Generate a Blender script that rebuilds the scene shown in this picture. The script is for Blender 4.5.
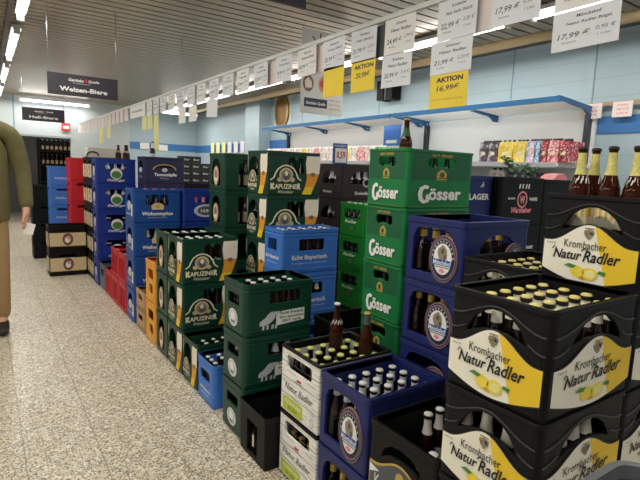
import bpy, bmesh, math, random
from mathutils import Vector, Matrix
from mathutils.geometry import tessellate_polygon

# ------------------------------------------------------------------ clean
for _o in list(bpy.data.objects):
    bpy.data.objects.remove(_o, do_unlink=True)
SC = bpy.context.scene
COL = SC.collection
PI = math.pi
random.seed(7)

# ------------------------------------------------------------------ camera
cam_data = bpy.data.cameras.new('camera')
cam = bpy.data.objects.new('camera', cam_data)
COL.objects.link(cam)
SC.camera = cam
F_PX, PITCH, ROLL, YAW, CAM_H = 494.0, math.radians(7.894), math.radians(2.339), math.radians(34.362), 1.45
_cy, _sy = math.cos(YAW), math.sin(YAW)
_fwd = Vector((_sy*math.cos(PITCH), _cy*math.cos(PITCH), -math.sin(PITCH)))
_right = Vector((_cy, -_sy, 0)); _up = _right.cross(_fwd)
_r2 = _right*math.cos(ROLL) + _up*math.sin(ROLL)
_u2 = -_right*math.sin(ROLL) + _up*math.cos(ROLL)
cam.matrix_world = Matrix(((_r2.x, _u2.x, -_fwd.x, 0), (_r2.y, _u2.y, -_fwd.y, 0), (_r2.z, _u2.z, -_fwd.z, CAM_H), (0, 0, 0, 1)))
cam_data.sensor_fit = 'HORIZONTAL'; cam_data.sensor_width = 36.0
cam_data.lens = F_PX/640.0*36.0
cam_data.clip_start = 0.02

# ------------------------------------------------------------------ world, exposure, lamps' strength
world = bpy.data.worlds.new('world'); SC.world = world; world.use_nodes = True
world.node_tree.nodes['Background'].inputs[0].default_value = (0.93, 0.96, 1.0, 1)
world.node_tree.nodes['Background'].inputs[1].default_value = 0.32
SC.view_settings.view_transform = 'Standard'
SC.view_settings.look = 'None'
SC.view_settings.gamma = 1.0
SC.view_settings.use_curve_mapping = False
SC.view_settings.exposure = -0.3
TUBE_EMIT = 9.0
TUBE_WATT = 19.0
CANOPY_WATT = 1.7

# ------------------------------------------------------------------ materials
def lin(h):
    h = h.lstrip('#'); c = [int(h[i:i+2], 16)/255 for i in (0, 2, 4)]
    return [x/12.92 if x <= .04045 else ((x+.055)/1.055)**2.4 for x in c] + [1.0]
MATS = {}
def mat(name, col, rough=.45, metal=0.0, vary=.06, scale=30, spec=.5, emit=0, trans=0, coat=0):
    if name in MATS: return MATS[name]
    m = bpy.data.materials.new(name); m.use_nodes = True
    nt = m.node_tree; b = nt.nodes['Principled BSDF']
    c = lin(col)
    b.inputs['Roughness'].default_value = rough
    b.inputs['Metallic'].default_value = metal
    b.inputs['Specular IOR Level'].default_value = spec
    if coat: b.inputs['Coat Weight'].default_value = coat
    if trans:
        b.inputs['Transmission Weight'].default_value = trans; b.inputs['IOR'].default_value = 1.3
    if vary:
        tc = nt.nodes.new('ShaderNodeTexCoord'); n = nt.nodes.new('ShaderNodeTexNoise')
        n.inputs['Scale'].default_value = scale; n.inputs['Detail'].default_value = 3
        nt.links.new(tc.outputs['Object'], n.inputs['Vector'])
        mx = nt.nodes.new('ShaderNodeMix'); mx.data_type = 'RGBA'
        mx.inputs[6].default_value = [x*(1-vary*1.6) for x in c[:3]]+[1]
        mx.inputs[7].default_value = [min(1, x*(1+vary*1.6)) for x in c[:3]]+[1]
        nt.links.new(n.outputs['Fac'], mx.inputs[0]); nt.links.new(mx.outputs[2], b.inputs['Base Color'])
    else:
        b.inputs['Base Color'].default_value = c
    if emit:
        b.inputs['Emission Color'].default_value = c; b.inputs['Emission Strength'].default_value = emit
    MATS[name] = m
    return m

def plastic(name, col):
    if name in MATS: return MATS[name]
    m = mat(name, col, rough=.42, vary=.08, scale=14, spec=.4)
    nt = m.node_tree; bv = nt.nodes.new('ShaderNodeBevel'); bv.samples = 4; bv.inputs['Radius'].default_value = .004
    nt.links.new(bv.outputs[0], nt.nodes['Principled BSDF'].inputs['Normal'])
    return m

GREEN = plastic('dark_green_plastic', '#0d4030')
KGREEN = plastic('bottle_green_plastic', '#0d3e2b')
GGREEN = plastic('grass_green_plastic', '#157a41')
LGREEN = plastic('bright_green_plastic', '#1a9330')
NAVY = plastic('navy_plastic', '#1e2866')
BLUE = plastic('royal_blue_plastic', '#174c98')
BLUE2 = plastic('deep_blue_plastic', '#1a3590')
LBLUE = plastic('light_blue_plastic', '#3f7ad0')
BLACK = plastic('black_plastic', '#141416')
DBLACK = plastic('deep_black_plastic', '#0d0d0f')
BROWN = plastic('dark_brown_plastic', '#2f2422')
RED = plastic('red_plastic', '#c4202c')
PINKRED = plastic('pale_red_plastic', '#e05a58')
GREYP = plastic('grey_plastic', '#5a5f6c')
ORANGE = plastic('orange_plastic', '#e8a030')
TAN = plastic('tan_board', '#b89468')
VIOLET = plastic('violet_black_plastic', '#2c2c50')
TEAL = plastic('dark_teal_plastic', '#1d4848')
RIDGE = plastic('dark_grey_ridge', '#3c3c3e')
WHITE = mat('white_print', '#f2f2ee', rough=.5, vary=.03)
CREAM = mat('cream_print', '#f3e8c8', rough=.45, vary=.03)
PALE = mat('pale_cream_print', '#fbf5e2', rough=.45, vary=.03)
YELLOW = mat('yellow_print', '#f7cf2f', rough=.45, vary=.03)
LEMON = mat('lemon_print', '#fbe04a', rough=.45, vary=.05, scale=60)
AMBER = mat('amber_print', '#eda02a', rough=.45, vary=.04)
FOAM = mat('foam_print', '#f6ead6', rough=.5, vary=.04)
DARKPR = mat('dark_print', '#17191c', rough=.5, vary=.02)
GREYPR = mat('grey_print', '#55585e', rough=.5, vary=.02)
GOLD = mat('gold_print', '#c9a850', rough=.4, vary=.1, scale=80)
REDPR = mat('red_print', '#c8303a', rough=.5, vary=.03)
PINK = mat('pink_print', '#ee8f96', rough=.5, vary=.03)
LEAF = mat('leaf_green_print', '#4d8a3a', rough=.5, vary=.15, scale=90)
BLUEPR = mat('blue_print', '#2456a8', rough=.5, vary=.03)
SILVER = mat('silver_print', '#c9ccd2', rough=.35, vary=.04)
DGREENPR = mat('dark_green_print', '#0f5d36', rough=.45, vary=.04)
BROWNPR = mat('brown_print', '#8a6258', rough=.5, vary=.08)
LIME = mat('lime_print', '#c3cf3a', rough=.5, vary=.12, scale=60)
ROSE = mat('rose_brown_print', '#8d716f', rough=.45, vary=.05)
NAVYPR = mat('navy_print', '#1a2148', rough=.5, vary=.03)
TANPR2 = mat('hop_print', '#9a8a70', rough=.5, vary=.1, scale=90)
LEMON2 = mat('lemon_slice_print', '#f9ee9a', rough=.5, vary=.06, scale=90)
TANPR = mat('tan_print', '#d9c39a', rough=.5, vary=.05)
GLASS_B = mat('brown_bottle_glass', '#1e0d07', rough=.08, vary=.0, spec=.6)
GLASS_BT = mat('clear_brown_glass', '#4a1e0a', rough=.06, vary=0, spec=.6, trans=.35)
GLASS_G = mat('green_bottle_glass', '#10240f', rough=.08, vary=0, spec=.6)
CAPW = mat('white_cap', '#e6e6e2', rough=.35, vary=.05, scale=200)
CAPY = mat('yellow_cap', '#eee08a', rough=.35, vary=.05, scale=200)
CAPG = mat('yellow_green_cap', '#d5dc86', rough=.35, vary=.05, scale=200)
CAPK = mat('black_cap', '#222120', rough=.35, vary=.05, scale=200)
CAPR = mat('pink_red_cap', '#cf6a72', rough=.35, vary=.05, scale=200)
STEEL = mat('steel', '#b9bcc0', rough=.3, metal=.9, vary=.04)
PAPER = mat('paper', '#eceae6', rough=.8, vary=.03, scale=8)
PAPERP = mat('pinkish_paper', '#e9dcd8', rough=.8, vary=.03, scale=8)
PAPERB = mat('bluish_paper', '#e4e6ea', rough=.8, vary=.03, scale=8)
PAPERY = mat('yellow_paper', '#f3d548', rough=.8, vary=.03, scale=8)
PAPERPY = mat('pale_yellow_paper', '#e6e2a0', rough=.8, vary=.03, scale=8)
SIGN = mat('dark_sign_board', '#3c3840', rough=.5, vary=.04)
CANBLUE = mat('blue_canopy_metal', '#256292', rough=.4, vary=.05)
TUBE = mat('lamp_tube', '#ffffff', rough=.4, vary=0, emit=TUBE_EMIT)
FIXT = mat('lamp_housing', '#d8d8d4', rough=.5, vary=.02)
WOOD = mat('pallet_wood', '#a98a5e', rough=.85, vary=.2, scale=12)
CARDB = mat('cardboard', '#b39367', rough=.85, vary=.08, scale=12)

def wood_white():
    m = bpy.data.materials.new('whitewashed_planks'); m.use_nodes = True; nt = m.node_tree
    b = nt.nodes['Principled BSDF']; b.inputs['Roughness'].default_value = .6
    tc = nt.nodes.new('ShaderNodeTexCoord'); mp = nt.nodes.new('ShaderNodeMapping')
    mp.inputs['Scale'].default_value = (6, 6, 60); n = nt.nodes.new('ShaderNodeTexNoise')
    n.inputs['Scale'].default_value = 2.2; n.inputs['Detail'].default_value = 6
    r = nt.nodes.new('ShaderNodeValToRGB')
    r.color_ramp.elements[0].position = .28; r.color_ramp.elements[0].color = lin('#c8c0b4')
    r.color_ramp.elements[1].position = .52; r.color_ramp.elements[1].color = lin('#f8f6f0')
    L = nt.links.new
    L(tc.outputs['Object'], mp.inputs[0]); L(mp.outputs[0], n.inputs[0]); L(n.outputs['Fac'], r.inputs[0]); L(r.outputs[0], b.inputs['Base Color'])
    return m
WPLANK = wood_white()

def floor_mat():
    m = bpy.data.materials.new('terrazzo_tiles'); m.use_nodes = True; nt = m.node_tree; L = nt.links.new
    b = nt.nodes['Principled BSDF']; b.inputs['Roughness'].default_value = .38
    tc = nt.nodes.new('ShaderNodeTexCoord')
    n0 = nt.nodes.new('ShaderNodeTexNoise'); n0.inputs['Scale'].default_value = 2.5; n0.inputs['Detail'].default_value = 4
    L(tc.outputs['Object'], n0.inputs['Vector'])
    r0 = nt.nodes.new('ShaderNodeValToRGB'); r0.color_ramp.elements[0].color = lin('#d2c6ac'); r0.color_ramp.elements[1].color = lin('#e2d9c4')
    L(n0.outputs['Fac'], r0.inputs[0]); prev = r0.outputs[0]
    for col, sc, share, th in (('#efe9da', 62, .40, .55), ('#aa9e8c', 75, .36, .50), ('#bda98a', 58, .28, .45), ('#746b60', 95, .24, .46), ('#47413b', 120, .14, .5)):
        nz = nt.nodes.new('ShaderNodeTexNoise'); nz.inputs['Scale'].default_value = sc*1.3; L(tc.outputs['Object'], nz.inputs['Vector'])
        vm = nt.nodes.new('ShaderNodeVectorMath'); vm.operation = 'MULTIPLY_ADD'; L(nz.outputs['Color'], vm.inputs[0]); vm.inputs[1].default_value = [.9/sc]*3; L(tc.outputs['Object'], vm.inputs[2])
        v = nt.nodes.new('ShaderNodeTexVoronoi'); v.inputs['Scale'].default_value = sc; L(vm.outputs[0], v.inputs['Vector'])
        sp = nt.nodes.new('ShaderNodeSeparateColor'); L(v.outputs['Color'], sp.inputs[0])
        g1 = nt.nodes.new('ShaderNodeMath'); g1.operation = 'LESS_THAN'; L(sp.outputs[0], g1.inputs[0]); g1.inputs[1].default_value = share
        g2 = nt.nodes.new('ShaderNodeMath'); g2.operation = 'LESS_THAN'; L(v.outputs['Distance'], g2.inputs[0]); g2.inputs[1].default_value = th
        mu = nt.nodes.new('ShaderNodeMath'); mu.operation = 'MULTIPLY'; L(g1.outputs[0], mu.inputs[0]); L(g2.outputs[0], mu.inputs[1])
        mx = nt.nodes.new('ShaderNodeMix'); mx.data_type = 'RGBA'; L(mu.outputs[0], mx.inputs[0]); L(prev, mx.inputs[6]); mx.inputs[7].default_value = lin(col)
        prev = mx.outputs[2]
    br = nt.nodes.new('ShaderNodeTexBrick')
    mp = nt.nodes.new('ShaderNodeMapping'); mp.inputs['Rotation'].default_value = (0, 0, PI/2)
    mp.inputs['Location'].default_value = (.369, -.11, 0)
    L(tc.outputs['Object'], mp.inputs[0]); L(mp.outputs[0], br.inputs['Vector'])
    br.inputs['Scale'].default_value = 1; br.inputs['Mortar Size'].default_value = .0028; br.inputs['Brick Width'].default_value = 1.024; br.inputs['Row Height'].default_value = .325
    br.inputs['Color1'].default_value = (0, 0, 0, 1); br.inputs['Color2'].default_value = (0, 0, 0, 1); br.inputs['Mortar'].default_value = (1, 1, 1, 1)
    mj = nt.nodes.new('ShaderNodeMath'); mj.operation = 'MULTIPLY'; mj.inputs[1].default_value = .6; L(br.outputs['Color'], mj.inputs[0])
    mx = nt.nodes.new('ShaderNodeMix'); mx.data_type = 'RGBA'; L(mj.outputs[0], mx.inputs[0]); L(prev, mx.inputs[6]); mx.inputs[7].default_value = lin('#6e675c')
    L(mx.outputs[2], b.inputs['Base Color'])
    return m

def plank_wall_mat(name, col, col2, seam=.95):
    m = bpy.data.materials.new(name); m.use_nodes = True; nt = m.node_tree; L = nt.links.new
    b = nt.nodes['Principled BSDF']; b.inputs['Roughness'].default_value = .5
    tc = nt.nodes.new('ShaderNodeTexCoord'); sp = nt.nodes.new('ShaderNodeSeparateXYZ'); L(tc.outputs['Object'], sp.inputs[0])
    d = nt.nodes.new('ShaderNodeMath'); d.operation = 'DIVIDE'; d.inputs[1].default_value = .17; L(sp.outputs[2], d.inputs[0])
    f = nt.nodes.new('ShaderNodeMath'); f.operation = 'FRACT'; L(d.outputs[0], f.inputs[0])
    g = nt.nodes.new('ShaderNodeMath'); g.operation = 'GREATER_THAN'; g.inputs[1].default_value = seam; L(f.outputs[0], g.inputs[0])
    n = nt.nodes.new('ShaderNodeTexNoise'); n.inputs['Scale'].default_value = 4; L(tc.outputs['Object'], n.inputs[0])
    mx0 = nt.nodes.new('ShaderNodeMix'); mx0.data_type = 'RGBA'; L(n.outputs['Fac'], mx0.inputs[0]); mx0.inputs[6].default_value = lin(col); mx0.inputs[7].default_value = lin(col2)
    mx = nt.nodes.new('ShaderNodeMix'); mx.data_type = 'RGBA'; L(g.outputs[0], mx.inputs[0]); L(mx0.outputs[2], mx.inputs[6]); mx.inputs[7].default_value = [x*.9 for x in lin(col)[:3]]+[1]
    L(mx.outputs[2], b.inputs['Base Color'])
    return m

def pack_mat(name, a, b2, c, sc=30):
    m = bpy.data.materials.new(name); m.use_nodes = True; nt = m.node_tree; L = nt.links.new
    b = nt.nodes['Principled BSDF']; b.inputs['Roughness'].default_value = .4
    tc = nt.nodes.new('ShaderNodeTexCoord'); v = nt.nodes.new('ShaderNodeTexVoronoi'); v.inputs['Scale'].default_value = sc
    L(tc.outputs['Object'], v.inputs['Vector'])
    sp = nt.nodes.new('ShaderNodeSeparateColor'); L(v.outputs['Color'], sp.inputs[0])
    r = nt.nodes.new('ShaderNodeValToRGB'); r.color_ramp.interpolation = 'CONSTANT'
    e = r.color_ramp.elements; e[0].color = lin(a); e[1].position = .5; e[1].color = lin(b2); k = e.new(.8); k.color = lin(c)
    L(sp.outputs[0], r.inputs[0]); L(r.outputs[0], b.inputs['Base Color'])
    return m

# ------------------------------------------------------------------ mesh builder
class MB:
    def __init__(s): s.v, s.f, s.m, s.mats, s.sm = [], [], [], [], []
    def mi(s, m):
        if m not in s.mats: s.mats.append(m)
        return s.mats.index(m)
    def add(s, vs, fs, m, smooth=False):
        o = len(s.v); i = s.mi(m)
        s.v += [tuple(v) for v in vs]
        for f in fs:
            s.f.append([o+k for k in f]); s.m.append(i); s.sm.append(smooth)
        return s
    def box(s, x0, x1, y0, y1, z0, z1, m):
        v = [(x, y, z) for z in (z0, z1) for y in (y0, y1) for x in (x0, x1)]
        return s.add(v, [(0, 2, 3, 1), (4, 5, 7, 6), (0, 1, 5, 4), (2, 6, 7, 3), (0, 4, 6, 2), (1, 3, 7, 5)], m)
    def prism(s, poly, holes, m, fn, d0, d1, back=True, sides=True):
        """poly, holes in (u,v); fn(u,v,d) -> xyz; extruded from depth d0 (back) to d1 (front)"""
        loops = [poly]+list(holes); flat = [p for l in loops for p in l]; n = len(flat)
        tris = tessellate_polygon([[Vector((p[0], p[1], 0)) for p in l] for l in loops])
        fs = []
        for t in tris:
            a, b, c = [flat[k] for k in t]
            if (b[0]-a[0])*(c[1]-a[1])-(b[1]-a[1])*(c[0]-a[0]) < 0: t = (t[0], t[2], t[1])
            fs.append(tuple(t))
        vs = [fn(p[0], p[1], d1) for p in flat]; F = list(fs)
        if back or sides: vs += [fn(p[0], p[1], d0) for p in flat]
        if back: F += [tuple(n+k for k in reversed(t)) for t in fs]
        if sides:
            o = 0
            for li, l in enumerate(loops):
                k = len(l); ar = sum(l[i][0]*l[(i+1) % k][1]-l[(i+1) % k][0]*l[i][1] for i in range(k))
                for i in range(k):
                    a, b = o+i, o+(i+1) % k
                    q = (a, n+a, n+b, b)
                    if (ar > 0) == (li > 0): q = q[::-1]
                    F.append(q)
                o += k
        return s.add(vs, F, m)
    def flat(s, poly, m, fn, d, holes=()):
        return s.prism(poly, holes, m, fn, d, d, back=False, sides=False)
    def lathe(s, prof, m, seg=14, c=(0, 0, 0), smooth=True, close=True):
        vs, fs = [], []
        for r, z in prof:
            for k in range(seg):
                a = 2*PI*k/seg; vs.append((c[0]+r*math.cos(a), c[1]+r*math.sin(a), c[2]+z))
        for i in range(len(prof)-1):
            for k in range(seg):
                a, b = i*seg+k, i*seg+(k+1) % seg
                fs.append((a, b, b+seg, a+seg))
        if close:
            fs.append(tuple(reversed(range(seg)))); fs.append(tuple((len(prof)-1)*seg+k for k in range(seg)))
        return s.add(vs, fs, m, smooth)
    def tube(s, pts, r, m, seg=8):
        pts = [Vector(p) for p in pts]; vs, fs = [], []
        for i, p in enumerate(pts):
            t = (pts[min(i+1, len(pts)-1)]-pts[max(i-1, 0)]).normalized()
            a = t.orthogonal().normalized() if i == 0 else (a-t*a.dot(t)).normalized()
            b = t.cross(a)
            rr = r[i] if isinstance(r, (list, tuple)) else r
            for k in range(seg):
                th = 2*PI*k/seg; vs.append(p+(a*math.cos(th)+b*math.sin(th))*rr)
        for i in range(len(pts)-1):
            for k in range(seg):
                x, y = i*seg+k, i*seg+(k+1) % seg
                fs.append((x, y, y+seg, x+seg))
        fs.append(tuple(reversed(range(seg)))); fs.append(tuple((len(pts)-1)*seg+k for k in range(seg)))
        return s.add(vs, fs, m, True)
    def mesh(s, name):
        me = bpy.data.meshes.new(name); me.from_pydata(s.v, [], s.f)
        for m in s.mats: me.materials.append(m)
        me.polygons.foreach_set('material_index', s.m); me.polygons.foreach_set('use_smooth', s.sm)
        me.update(); return me
    def build(s, name, parent=None, loc=(0, 0, 0)):
        return link(name, s.mesh(name), parent, loc)

def link(name, me, parent=None, loc=(0, 0, 0), rz=0):
    o = bpy.data.objects.new(name, me); COL.objects.link(o)
    if parent: o.parent = parent
    o.location = loc; o.rotation_euler = (0, 0, rz)
    return o
def tag(o, label, cat, group=None, kind=None):
    if label: o['label'] = label
    if cat: o['category'] = cat
    if group: o['group'] = group
    if kind: o['kind'] = kind
    return o
def struct(name, mb):
    o = mb.build(name); o['kind'] = 'structure'; return o

# 2D shape helpers
def rect(u0, u1, v0, v1): return [(u0, v0), (u1, v0), (u1, v1), (u0, v1)]
def rrect(u0, u1, v0, v1, r, n=4):
    r = min(r, (u1-u0)/2*.99, (v1-v0)/2*.99); out = []
    for cx, cy, a0 in ((u1-r, v0+r, -PI/2), (u1-r, v1-r, 0), (u0+r, v1-r, PI/2), (u0+r, v0+r, PI)):
        for k in range(n+1):
            a = a0+PI/2*k/n; out.append((cx+r*math.cos(a), cy+r*math.sin(a)))
    return out
def ell(cu, cv, ru, rv, n=24, a0=0, a1=2*PI):
    full = abs(a1-a0-2*PI) < 1e-6
    return [(cu+ru*math.cos(a0+(a1-a0)*k/(n if full else n-1)), cv+rv*math.sin(a0+(a1-a0)*k/(n if full else n-1))) for k in range(n)]
def arch(u0, u1, v0, v1, n=10):
    c, r = (u0+u1)/2, (u1-u0)/2; rv = min(r, v1-v0)
    return [(u0, v0), (u1, v0)] + [(c+r*math.cos(PI*k/n), v1-rv+rv*math.sin(PI*k/n)) for k in range(n+1)]
def band(pts, w):
    """a strip of width w along a 2D polyline"""
    L, R = [], []
    for i, p in enumerate(pts):
        a = Vector(pts[max(i-1, 0)]); b = Vector(pts[min(i+1, len(pts)-1)]); t = (b-a).normalized(); n = Vector((-t.y, t.x))*w/2
        L.append((p[0]+n.x, p[1]+n.y)); R.append((p[0]-n.x, p[1]-n.y))
    return R+L[::-1]
def blob(cu, cv, r, n=14, amp=.2, seed=1):
    rr = random.Random(seed)
    return [(cu+r*(1+amp*(rr.random()-.5)*2)*math.cos(2*PI*k/n), cv+r*(1+amp*(rr.random()-.5)*2)*math.sin(2*PI*k/n)) for k in range(n)]

# text as 2D triangles
_TX = {}
def text2d(s, shear=0, bold=0):
    key = (s, shear, bold)
    if key in _TX: return _TX[key]
    cu = bpy.data.curves.new('text_curve', 'FONT'); cu.body = s; cu.size = 1; cu.shear = shear; cu.offset = bold; cu.resolution_u = 2
    ob = bpy.data.objects.new('text_curve', cu); COL.objects.link(ob)
    dg = bpy.context.evaluated_depsgraph_get(); dg.update()
    me = bpy.data.meshes.new_from_object(ob.evaluated_get(dg))
    vs = [(v.co.x, v.co.y) for v in me.vertices]; fs = [tuple(p.vertices) for p in me.polygons]
    bpy.data.objects.remove(ob); bpy.data.curves.remove(cu); bpy.data.meshes.remove(me)
    xs = [v[0] for v in vs] or [0, 1]; ys = [v[1] for v in vs] or [0, 1]
    x0, x1, y0, y1 = min(xs), max(xs), min(ys), max(ys)
    vs = [((x-(x0+x1)/2)/(x1-x0), (y-(y0+y1)/2)/(y1-y0)) for x, y in vs]
    _TX[key] = (vs, fs, (x1-x0)/(y1-y0)); return _TX[key]
def add_text(mb, s, fn, cu, cv, m, d, w=None, h=None, shear=0, bold=0, rot=0):
    vs, fs, asp = text2d(s, shear, bold)
    if w is None: w = h*asp
    if h is None: h = w/asp
    c, sn = math.cos(rot), math.sin(rot)
    P = [fn(cu+x*w*c-y*h*sn, cv+x*w*sn+y*h*c, d) for x, y in vs]
    F = []
    for f in fs:
        a, b, cc = [vs[k] for k in f[:3]]
        F.append(f if (b[0]-a[0])*(cc[1]-a[1])-(b[1]-a[1])*(cc[0]-a[0]) > 0 else tuple(reversed(f)))
    mb.add(P, F, m)

def face_fn(face, W, D):
    if face == '-x': return lambda u, v, d: (-W/2-d, -u, v)
    if face == '+x': return lambda u, v, d: (W/2+d, u, v)
    if face == '-y': return lambda u, v, d: (u, -D/2-d, v)
    return lambda u, v, d: (-u, D/2+d, v)

class Dec:
    """surface print of one crate face; layers sit a hair apart"""
    def __init__(s, w, h, fn): s.w, s.h, s.fn, s.mb, s.any = w, h, fn, MB(), False
    def D(s, l): return .0012+.0007*l
    def poly(s, p, m, l=0, holes=()):
        s.any = True; s.mb.flat([(x*s.w, y*s.h) for x, y in p], m, s.fn, s.D(l), [[(x*s.w, y*s.h) for x, y in q] for q in holes]); return s
    def plate(s, p, m, l=0, t=.004, holes=()):
        s.any = True; s.mb.prism([(x*s.w, y*s.h) for x, y in p], [[(x*s.w, y*s.h) for x, y in q] for q in holes], m, s.fn, -.002, t+.0007*l); return s
    def text(s, t, cu, cv, w, h, m, l=1, shear=0, bold=0, rot=0):
        s.any = True; add_text(s.mb, t, s.fn, cu*s.w, cv*s.h, m, s.D(l), w*s.w, h*s.h, shear, bold, rot); return s

for _m in (DBLACK, BLACK):
    _b = _m.node_tree.nodes['Principled BSDF']; _b.inputs['Specular IOR Level'].default_value = .22; _b.inputs['Roughness'].default_value = .5

# ------------------------------------------------------------------ crate bodies
def rring(W, D, r, e): return rrect(-W/2-e, W/2+e, -D/2-e, D/2+e, r+e, 4)
def crate_body(W, D, h, m, side_holes, front_holes, r=.016, rim=.024, ridges=(), rim_mat=None, inner=None, t=.011, liner=None):
    """side_holes / front_holes: polygons in (u/width, v/height) fractions"""
    mb = MB(); z0 = .012
    up = lambda u, v, d: (u, v, d)
    for face in ('-x', '+x', '-y', '+y'):
        w = D if face[1] == 'x' else W
        hs = side_holes if face[1] == 'x' else front_holes
        if face[0] == '+': hs = []
        fn = face_fn(face, W, D)
        mb.prism(rect(-w/2+r, w/2-r, z0, h), [[(x*w, y*h) for x, y in q] for q in hs], m, fn, -t, 0)
    for sx in (-1, 1):
        for sy in (-1, 1):
            cx, cy = sx*(W/2-r), sy*(D/2-r)
            a0 = {(1, 1): 0, (-1, 1): PI/2, (-1, -1): PI, (1, -1): 1.5*PI}[(sx, sy)]
            ri = max(r-t, .001); p = [(cx+r*math.cos(a0+PI/2*k/5), cy+r*math.sin(a0+PI/2*k/5)) for k in range(6)]+[(cx+ri*math.cos(a0+PI/2*k/5), cy+ri*math.sin(a0+PI/2*k/5)) for k in range(5, -1, -1)]
            mb.prism(p, [], m, up, z0, h)
    mb.box(-W/2+.006, W/2-.006, -D/2+.006, D/2-.006, 0, z0+.004, inner or m)
    rm = rim_mat or m
    if liner: mb.prism(rring(W-2*t, D-2*t, .004, 0), [rrect(-W/2+t+.002, W/2-t-.002, -D/2+t+.002, D/2-t-.002, .004, 4)], liner, up, h*.9, h+.0005)
    mb.prism(rring(W, D, r, .004), [rrect(-W/2+t, W/2-t, -D/2+t, D/2-t, .01, 3)], rm, up, h-rim, h+(.001 if rim_mat else 0))
    for zc in ridges:
        mb.prism(rring(W, D, r, .003), [rrect(-W/2+.004, W/2-.004, -D/2+.004, D/2-.004, r-.003, 4)], m, up, zc*h-.004, zc*h+.004)
    return mb
def divider_mesh(W, D, h, nx, ny, m, k=.42):
    mb = MB(); zt = h*k
    for i in range(1, nx): x = -W/2+.015+(W-.03)*i/nx; mb.box(x-.0015, x+.0015, -D/2+.0125, D/2-.0125, .0165, zt, m)
    for i in range(1, ny): y = -D/2+.015+(D-.03)*i/ny; mb.box(-W/2+.0125, W/2-.0125, y-.0015, y+.0015, .0165, zt, m)
    return mb.mesh('bottle_divider')

# ------------------------------------------------------------------ prints for every sort of crate
def weizen_glass(d, u0, u1, l=1):
    w = u1-u0; X = lambda t: u0+w*t
    d.poly([(X(.05), .04), (X(.55), .04), (X(.62), .12), (X(.8), .3), (X(.98), .55), (X(.28), .55), (X(.30), .4), (X(.22), .22)], AMBER, l)
    d.poly([(X(.05), .04), (X(.55), .04), (X(.60), .10), (X(.70), .22), (X(.22), .22), (X(.16), .14)], YELLOW, l+1)
    d.poly([(X(.28), .52), (X(.97), .52), (X(1), .7), (X(1), .95), (X(.28), .95), (X(.22), .75)], FOAM, l+1)
    d.poly(ell(X(.62), .5, w*.14, .05, 14), BROWNPR, l+2)
def monk_emblem(d, cu, cv, s, k):
    """arched band, monk medallion, lettering; s half width (u), k = v per u"""
    p = [(-1.0, -.16), (-.78, -.02), (-.66, .26), (-.5, .48), (-.25, .63), (0, .68), (.25, .63), (.5, .48), (.66, .26), (.78, -.02), (1.0, -.16)]
    P = [(cu+x*s, cv+y*s*k) for x, y in p]
    d.plate([(cu-.74*s, cv-.42*s*k), (cu+.74*s, cv-.42*s*k)]+P[1:-1][::-1], KGREEN, 0, .002)
    q = band([(x*s, y*s*k) for x, y in p], .085*s*max(1, k*.8))
    d.poly([(cu+x, cv+y) for x, y in q], CREAM, 3)
    d.poly(ell(cu, cv+.14*s*k, .44*s, .40*s*k, 20), TANPR, 3)
    d.poly(ell(cu, cv+.14*s*k, .34*s, .31*s*k, 18), TANPR2, 4)
    d.poly(ell(cu, cv+.10*s*k, .2*s, .24*s*k, 12), GREYPR, 5)
    d.poly(ell(cu, cv+.23*s*k, .12*s, .14*s*k, 10), CREAM, 6)
    for t in (-1, 1): d.poly(ell(cu+t*.42*s, cv-.12*s*k, .16*s, .13*s*k, 8), TANPR, 3)
    d.text('KAPUZINER', cu, cv-.50*s*k, 1.86*s, .27*s*k, CREAM, 4, bold=.03); d.text('K', cu-.86*s, cv-.49*s*k, .26*s, .38*s*k, CREAM, 5, bold=.03); d.text('R', cu+.86*s, cv-.49*s*k, .22*s, .36*s*k, CREAM, 5, bold=.03)
    d.text('Weissbier', cu, cv-.80*s*k, 1.0*s, .17*s*k, CREAM, 4, shear=.25)
def kap_front(d):
    monk_emblem(d, -.16, .42, .29, d.w/d.h)
    d.poly([(.0, .9), (.0, .84), (.03, .8), (.06, .84), (.06, .9)], DGREENPR, 1)
    weizen_glass(d, .13, .495)
def kap_side(d):
    monk_emblem(d, -.2, .36, .23, d.w/d.h*1.25)
    weizen_glass(d, .06, .495)
KAP_FH = [rrect(-.12, .2, .5, .87, .05)]
KAP_SH = [arch(-.42, .08, .45, .88)]
def oval_side(d):
    d.plate(ell(-.02, .4, .17, .27, 22), BROWNPR, 0, .003); d.plate(ell(-.02, .4, .145, .245, 22), TANPR, 1, .003)
    d.poly(ell(-.02, .44, .08, .12, 14), ROSE, 5); d.poly(ell(-.02, .3, .1, .05, 12), CREAM, 6)
OV_SH = [arch(-.3, .22, .14, .86)]
OV_FH = [rrect(-.2, .32, .12, .86, .05)]
def flo_side(d):
    d.poly(ell(0, .29, .2, .17, 26), WHITE, 0); d.poly(ell(0, .29, .175, .15, 26, ), SILVER, 1)
    d.poly([(-.07, .25), (.06, .24), (.1, .31), (.07, .38), (.0, .41), (-.07, .39), (-.1, .32)], WHITE, 2)
    d.poly([(-.05, .19), (.0, .19), (-.0, .235), (-.06, .235)], GREEN, 3); d.poly([(.02, .19), (.08, .2), (.07, .24), (.03, .235)], GREEN, 3)
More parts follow.
